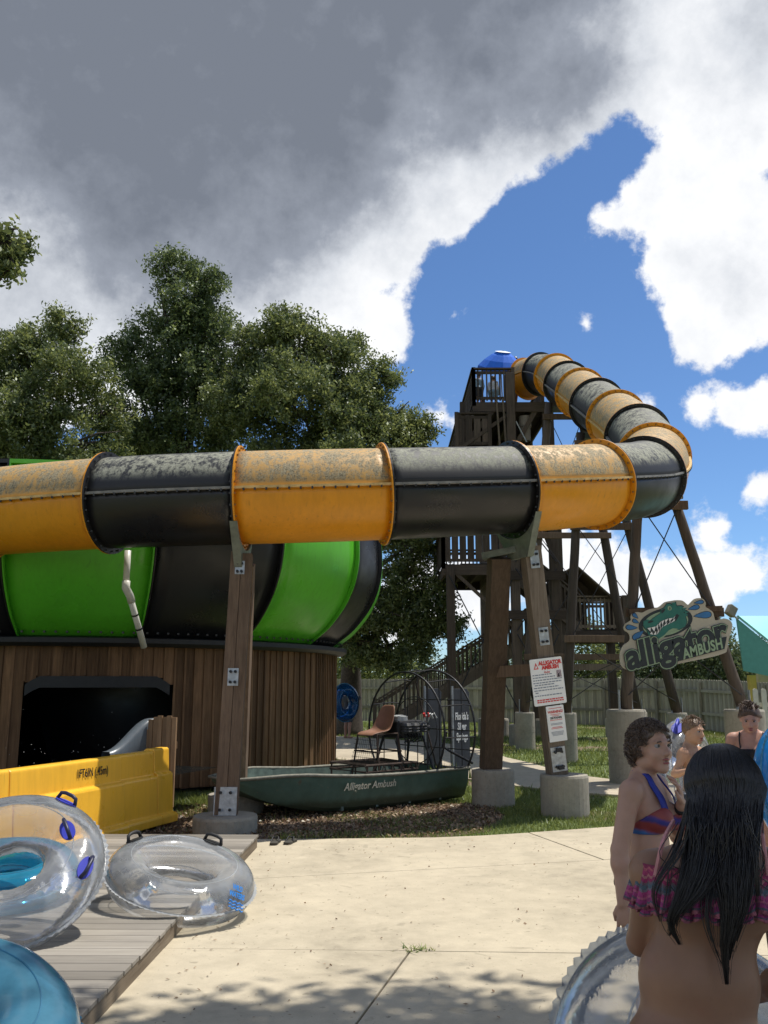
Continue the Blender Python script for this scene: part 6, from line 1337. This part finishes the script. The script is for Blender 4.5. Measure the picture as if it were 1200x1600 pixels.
for k in range(26):          # stray wet hairs stuck to the back
    x0 = rh.uniform(1060, 1175); P = [(x0, 1285), (x0 + rh.uniform(-30, 30), 1340), (x0 + rh.uniform(-50, 50), 1375), (x0 + rh.uniform(-60, 60), rh.uniform(1385, 1440))]
    hs.tube(catmull([Vector(back_pt(u, v, 2.175)) for u, v in P], 5), .0011, 4)
local_part(g1, hs, 'long_hair', M['hair_black'], True, 'stuff')
# ruffled bandeau: a gathered flounce round the back
def ruffle(person, c, rx, ry, z0, z1, flare, name):
    nU, nV = 240, 12; V_ = []; A_ = []
    for i in range(nU):
        a = 2 * math.pi * i / nU
        for j in range(nV):
            t = j / (nV - 1); wv = t ** 1.2 * (.010 * math.sin(31 * a) + .008 * math.sin(47 * a + 1.3)); fl = flare * t; zz = z0 + (z1 - z0) * t + .006 * t * math.sin(19 * a + .6) + .012 * math.sin(a) * (1 - t) * 0
            V_.append((c[0] + (rx + fl + wv) * math.cos(a), c[1] + (ry + fl + wv) * math.sin(a), zz)); A_.append((i / nU, t, 0))
    F_ = [(i * nV + j, ((i + 1) % nU) * nV + j, ((i + 1) % nU) * nV + j + 1, i * nV + j + 1) for i in range(nU) for j in range(nV - 1)]
    me = bpy.data.meshes.new(name); me.from_pydata(V_, [], F_); at_ = me.attributes.new('band', 'FLOAT_VECTOR', 'POINT'); at_.data.foreach_set('vector', np.array(A_, np.float32).ravel()); me.update()
    o = link(name, me, M['ruffle'], None, True); o.parent = person.root; md = o.modifiers.new('t', 'SOLIDIFY'); md.thickness = .003; return o
ruffle(g1, np.array(q(.0, -.004, 1.2)), .178, .118, 1.272, 1.178, .018, 'ruffle_top')
ruffle(g1, np.array(q(.0, -.004, 1.2)), .166, .108, 1.22, 1.160, .020, 'ruffle_under')
for u0, u1 in ((1052, 1024), (1188, 1200)):
    local_part(g1, MB().tube(catmull([Vector(back_pt(u0, 1283, 2.30)), Vector(back_pt((u0 + u1) / 2 - 2, 1315, 2.205)), Vector(back_pt(u1, 1368, 2.19))], 6), .0055, 6), 'shoulder_strap', M['strap_pink'])

# --- person with curly brown hair and halter bikini, in three-quarter view
def yaw_of(fx, fy): return math.atan2(-fx, fy)
yw = yaw_of(.80, -.60)
w1 = Person('person', 'person with curly pinned-up brown hair, talking, in red and blue halter bikini', (1.20, 4.22, 0), yw, .0060, (-.36, -.24, -.0), (.34, .34, 1.60), .985)
w1.torso('f', (0, .0), 1.06, 1.06, 1.06); w1.legs()
q = w1.q
w1.arm(q(.168, -.01, 1.245), (.235, -.045, 1.00), (.262, -.03, .79), (.048, .038, .026)); w1.hand((.262, -.03, .79), (.02, .06, -1), (-1, .1, 0), -1, .22, .35)
w1.arm(q(-.168, -.01, 1.245), (-.19, .07, 1.02), (-.02, .155, 1.185), (.046, .037, .026)); w1.hand((-.02, .155, 1.185), (.20, .0, .97), (.35, -.9, .0), 1, .45, .6)
w1.head(q(0, .035, 1.432), -.42, .05, 1.0); w1.browmat = M['hair_brown']; w1.finish(M['skin_fair']); w1.eyes(M['iris']); w1.lips(M['lip_rose'])
w1.cloth('bikini_top', M['halter'], lambda X, Y, Z: np.maximum(np.maximum(1.058 - Z, Z - (1.115 + np.clip(Y, -.2, .2) * .62 - np.maximum(0, Y - .05) * np.maximum(0, .085 - np.abs(X)) * 12)), np.abs(X) - .165), .007)
w1.cloth('bikini_bottom', M['black_cloth'], lambda X, Y, Z: np.maximum(np.maximum(Z - .885, .74 - Z), (.80 - Z) * .8 + np.abs(X) * .75 - .055), .007)
for g in (-1, 1):
    pts = [w1.p(q(g * .070, .112, 1.165)), w1.p(q(g * .075, .098, 1.215)), w1.p(q(g * .068, .060, 1.268)), w1.p(q(g * .055, .028, 1.312)), w1.p(q(g * .045, -.03, 1.325)), w1.p(q(0, -.066, 1.315))]
    P = []
    cc = catmull([Vector(x) for x in pts], 5)
    for i, c in enumerate(cc):
        t_ = (cc[min(i + 1, len(cc) - 1)] - cc[max(i - 1, 0)]).normalized(); nrm = Vector((g * .35, .55, .75)).normalized(); sd = t_.cross(nrm).normalized() * (.019 - .011 * i / len(cc)); P.append([c - sd + nrm * .003, c + sd + nrm * .003, c + sd - nrm * .004, c - sd - nrm * .004])
    local_part(w1, MB().grid(P, closed_v=True), 'halter_strap', M['blue_strap'], True)
w1.hair_cap(M['hair_brown'], .016, lambda x, y, z: np.maximum(np.maximum(y - .058 + np.maximum(0, .050 - z) * 1.25, -z - .072), -.3 * z - .03) + 0 * x)
hs = MB(); rh = random.Random(4)
for k in range(620):
    t = rh.uniform(.02, 1.02); a = rh.uniform(-3.14, 3.14) if t < .52 else rh.uniform(-2.2, 2.2); c = Vector(skull(w1, a, t, 1.04)); nrm = (c - Vector(w1.hw((0, -.014, .026)) * w1.S)).normalized()
    if c.z < (w1.HC[2] + .02) * w1.S and w1.HR.T @ (np.array(c) / w1.S - w1.HC) @ np.array([0, 1, 0]) > .02: continue
    tx = nrm.orthogonal().normalized(); tx.rotate(Matrix.Rotation(rh.uniform(0, 6.28), 3, nrm)); ty = nrm.cross(tx); r_ = rh.uniform(.005, .011) * (1.35 if t > .7 else 1); L_ = rh.uniform(.02, .045)
    pts = [c + nrm * (.001 + .004 * math.sin(i * 1.3)) + tx * (r_ * math.cos(i * 1.1) + L_ * (i / 10 - .5)) + ty * r_ * math.sin(i * 1.1) + Vector((0, 0, -.012 * i / 10 * (t > .6))) for i in range(11)]
    hs.tube(pts, [.0021 * math.sin(.35 + 2.5 * i / 10) for i in range(11)], 4)
for k in range(180):           # loose curls at the nape
    a = rh.uniform(-1.3, 1.3); c = Vector(skull(w1, a, rh.uniform(.75, 1.12), 1.06)); r_ = rh.uniform(.007, .012)
    hs.tube([c + Vector((r_ * math.cos(i * .9 + k), r_ * math.sin(i * .9 + k), -.0045 * i)) for i in range(11)], [rh.uniform(.0018, .0032) * math.sin(.4 + 2.4 * i / 10) for i in range(11)], 4)
local_part(w1, hs, 'curls', M['hair_brown'], True, 'stuff')
wr_ = w1.p((-.037, .146, 1.168)); dirw = Vector((.17, .085, .165)).normalized(); local_part(w1, MB().tube([Vector(wr_) - dirw * .014, Vector(wr_) + dirw * .010], .030, 16).tube([Vector(wr_) - dirw * .04, Vector(wr_) - dirw * .028], .032, 16), 'bracelet', M['black_rubber'], True)

# --- shirtless boy holding a clear tube
yb = yaw_of(.72, -.69)
b1 = Person('person', 'shirtless boy in grey shorts with short light brown hair', (2.53, 7.55, 0), yb, .0075, (-.36, -.26, 0), (.36, .36, 1.60), .915)
b1.torso('m', (0, .02), .92, .95, .86); b1.legs(); q = b1.q
b1.arm(q(.145, 0, 1.245), (.215, -.06, 1.07), (.235, .10, 1.115), (.038, .031, .022)); b1.hand((.235, .10, 1.115), (.1, .9, .35), (-.5, 0, -.8), -1, .7, .2, .95)
b1.arm(q(-.145, 0, 1.245), (-.20, .06, 1.06), (-.13, .225, 1.13), (.038, .031, .022)); b1.hand((-.13, .225, 1.13), (.2, .55, .75), (.5, -.6, 0), 1, .8, .2, .95)
b1.head(q(0, .03, 1.435), -.15, -.12); b1.browmat = M['hair_light']; b1.finish(M['skin_boy']); b1.eyes(M['iris']); b1.lips(M['lip_rose'])
b1.hair_cap(M['hair_light'], .008, lambda x, y, z: np.maximum(y - .062 + np.maximum(0, .055 - z) * 1.3, -z - .045 + y * .4) + 0 * x)
hs = MB(); rh = random.Random(19)
for k in range(260):
    c = Vector(skull(b1, rh.uniform(-3.1, 3.1), rh.uniform(.0, .60), 1.02)); nrm = (c - Vector(b1.hw((0, -.014, .026)) * b1.S)).normalized(); d_ = (nrm * .5 + Vector((rh.gauss(0, .5), rh.gauss(0, .5), -.2))).normalized(); hs.tube([c - nrm * .006, c + d_ * .008, c + d_ * .018], [.0026, .0022, .0008], 4)
local_part(b1, hs, 'tufts', M['hair_light'], True, 'stuff')
b1.cloth('shorts', M['grey_shorts'], lambda X, Y, Z: np.maximum(Z - .90, .42 - Z) + 0 * X * Y, .022); b1.cloth('waistband', M['white_cloth'], lambda X, Y, Z: np.maximum(Z - .918, .888 - Z) + 0 * X * Y, .016)

# --- person in a black camisole
yc = yaw_of(-.45, -.89)
c1 = Person('person', 'short-haired person in a black camisole top looking down', (3.20, 7.95, 0), yc, .0075, (-.40, -.26, 0), (.42, .36, 1.60), .985)
c1.torso('f', (-.02, .10), 1.05, 1.12, 1.08); c1.legs(); q = c1.q
c1.arm(q(.165, 0, 1.24), (.235, .02, 1.0), (.20, .14, .82), (.046, .037, .026)); c1.hand((.20, .14, .82), (-.1, .5, -.8), (-.9, 0, 0), -1, .5)
c1.arm(q(-.165, 0, 1.24), (-.32, .06, 1.13), (-.30, .20, 1.27), (.046, .037, .026)); c1.hand((-.30, .20, 1.27), (.2, .7, .5), (.3, -.5, .6), 1, .6)
c1.head(q(0, .055, 1.425), .1, -.42); c1.browmat = M['hair_short']; c1.finish(M['skin_pink']); c1.eyes(M['iris']); c1.lips(M['lip_rose'])
c1.cloth('camisole', M['black_cloth'], lambda X, Y, Z: np.maximum(np.maximum(.985 - Z, Z - 1.165), np.abs(X) - .175) + 0 * Y, .012); c1.cloth('swim_bottom', M['black_cloth'], lambda X, Y, Z: np.maximum(Z - .90, .74 - Z) + 0 * X * Y, .01)
for g in (-1, 1): local_part(c1, MB().tube(catmull([Vector(c1.p(q(g * .085, .105, 1.15))), Vector(c1.p(q(g * .095, .07, 1.24))), Vector(c1.p(q(g * .095, .0, 1.302))), Vector(c1.p(q(g * .09, -.075, 1.24))), Vector(c1.p(q(g * .08, -.09, 1.15)))], 5), .007, 6), 'strap', M['black_cloth'])
c1.hair_cap(M['hair_short'], .020, lambda x, y, z: np.maximum(y - .066 + np.maximum(0, .055 - z) * 1.3, -z - .03 + y * .3) + 0 * x)
hs = MB(); rh = random.Random(9)
for k in range(120):
    c = Vector(skull(c1, rh.uniform(-3.1, 3.1), rh.uniform(.0, .42), 1.12)); nrm = (c - Vector(c1.hw((0, -.014, .026)) * c1.S)).normalized(); d_ = (nrm + Vector((rh.gauss(0, .5), rh.gauss(0, .5) - .3, 0))).normalized(); hs.tube([c - nrm * .01, c + d_ * .010, c + d_ * .024 + Vector((0, 0, -.004))], [.004, .0034, .001], 4)
local_part(c1, hs, 'tufts', M['hair_short'], True, 'stuff')

# --- people far off: on the tower deck and behind the blue tube
def far_person(label, loc, yaw, scale, skinm, topm, botm, hairm, sex='m', arms='down'):
    p = Person('person', label, loc, yaw, .016, (-.36, -.24, 0), (.36, .34, 1.62), scale); p.torso(sex); p.legs(); q = p.q
    for g in (-1, 1):
        if arms == 'down': p.arm(q(g * .155, 0, 1.245), (g * .20, -.02, 1.0), (g * .20, .06, .80)); p.hand((g * .20, .06, .80), (0, .2, -1), (-g, 0, 0), -g, .4)
        else: p.arm(q(g * .155, 0, 1.245), (g * .24, .10, 1.08), (g * .20, .26, 1.18)); p.hand((g * .20, .26, 1.18), (0, .6, .6), (-g, 0, 0), -g, .6)
    p.head(q(0, .02, 1.435), 0, 0, face=False); p.finish(skinm); p.hair_cap(hairm, .018, lambda x, y, z: np.maximum(y - .055 + np.maximum(0, .05 - z) * 1.2, -z - .06) + 0 * x)
    if topm: p.cloth('shirt', topm, lambda X, Y, Z: np.maximum(.86 - Z, Z - 1.275) + 0 * X * Y, .02)
    p.cloth('shorts', botm, lambda X, Y, Z: np.maximum(Z - .90, .48 - Z) + 0 * X * Y, .026); return p
far_person('small person in pale shirt behind the deck railing at the tower corner', (2.98, 26.5, Zt), .5, .74, M['skin_pink'], M['pale_blue'], M['grey_shorts'], M['hair_short'])
far_person('small person in white behind the middle of the deck railing', (3.45, 26.7, Zt), -.4, .72, M['skin_boy'], M['white_cloth'], M['pale_blue'], M['hair_light'])
far_person('dark-haired attendant in grey standing under the blue parasol by the tube mouth', (4.22, 27.1, Zt + .22), -1.6, 1.09, M['skin_tan'], M['grey_shirt'], M['grey_shorts'], M['hair_black'], 'm', 'up')
far_person('person walking behind the blue tube near the fence', (-1.15, 28.75, 0.01), -.8, 1.02, M['skin_pink'], M['grey_shorts'], M['grey_shorts'], M['hair_short'], 'm', 'up')
rI, _, _ = ring('inflatable_tube', 'blue tube carried on the tower stairs under the slide deck', (5.35, 27.4, 8.55), (.5, -.85, .1), .36, .16, 'deep_blue_vinyl', 'seam_blue', (), seed=15)
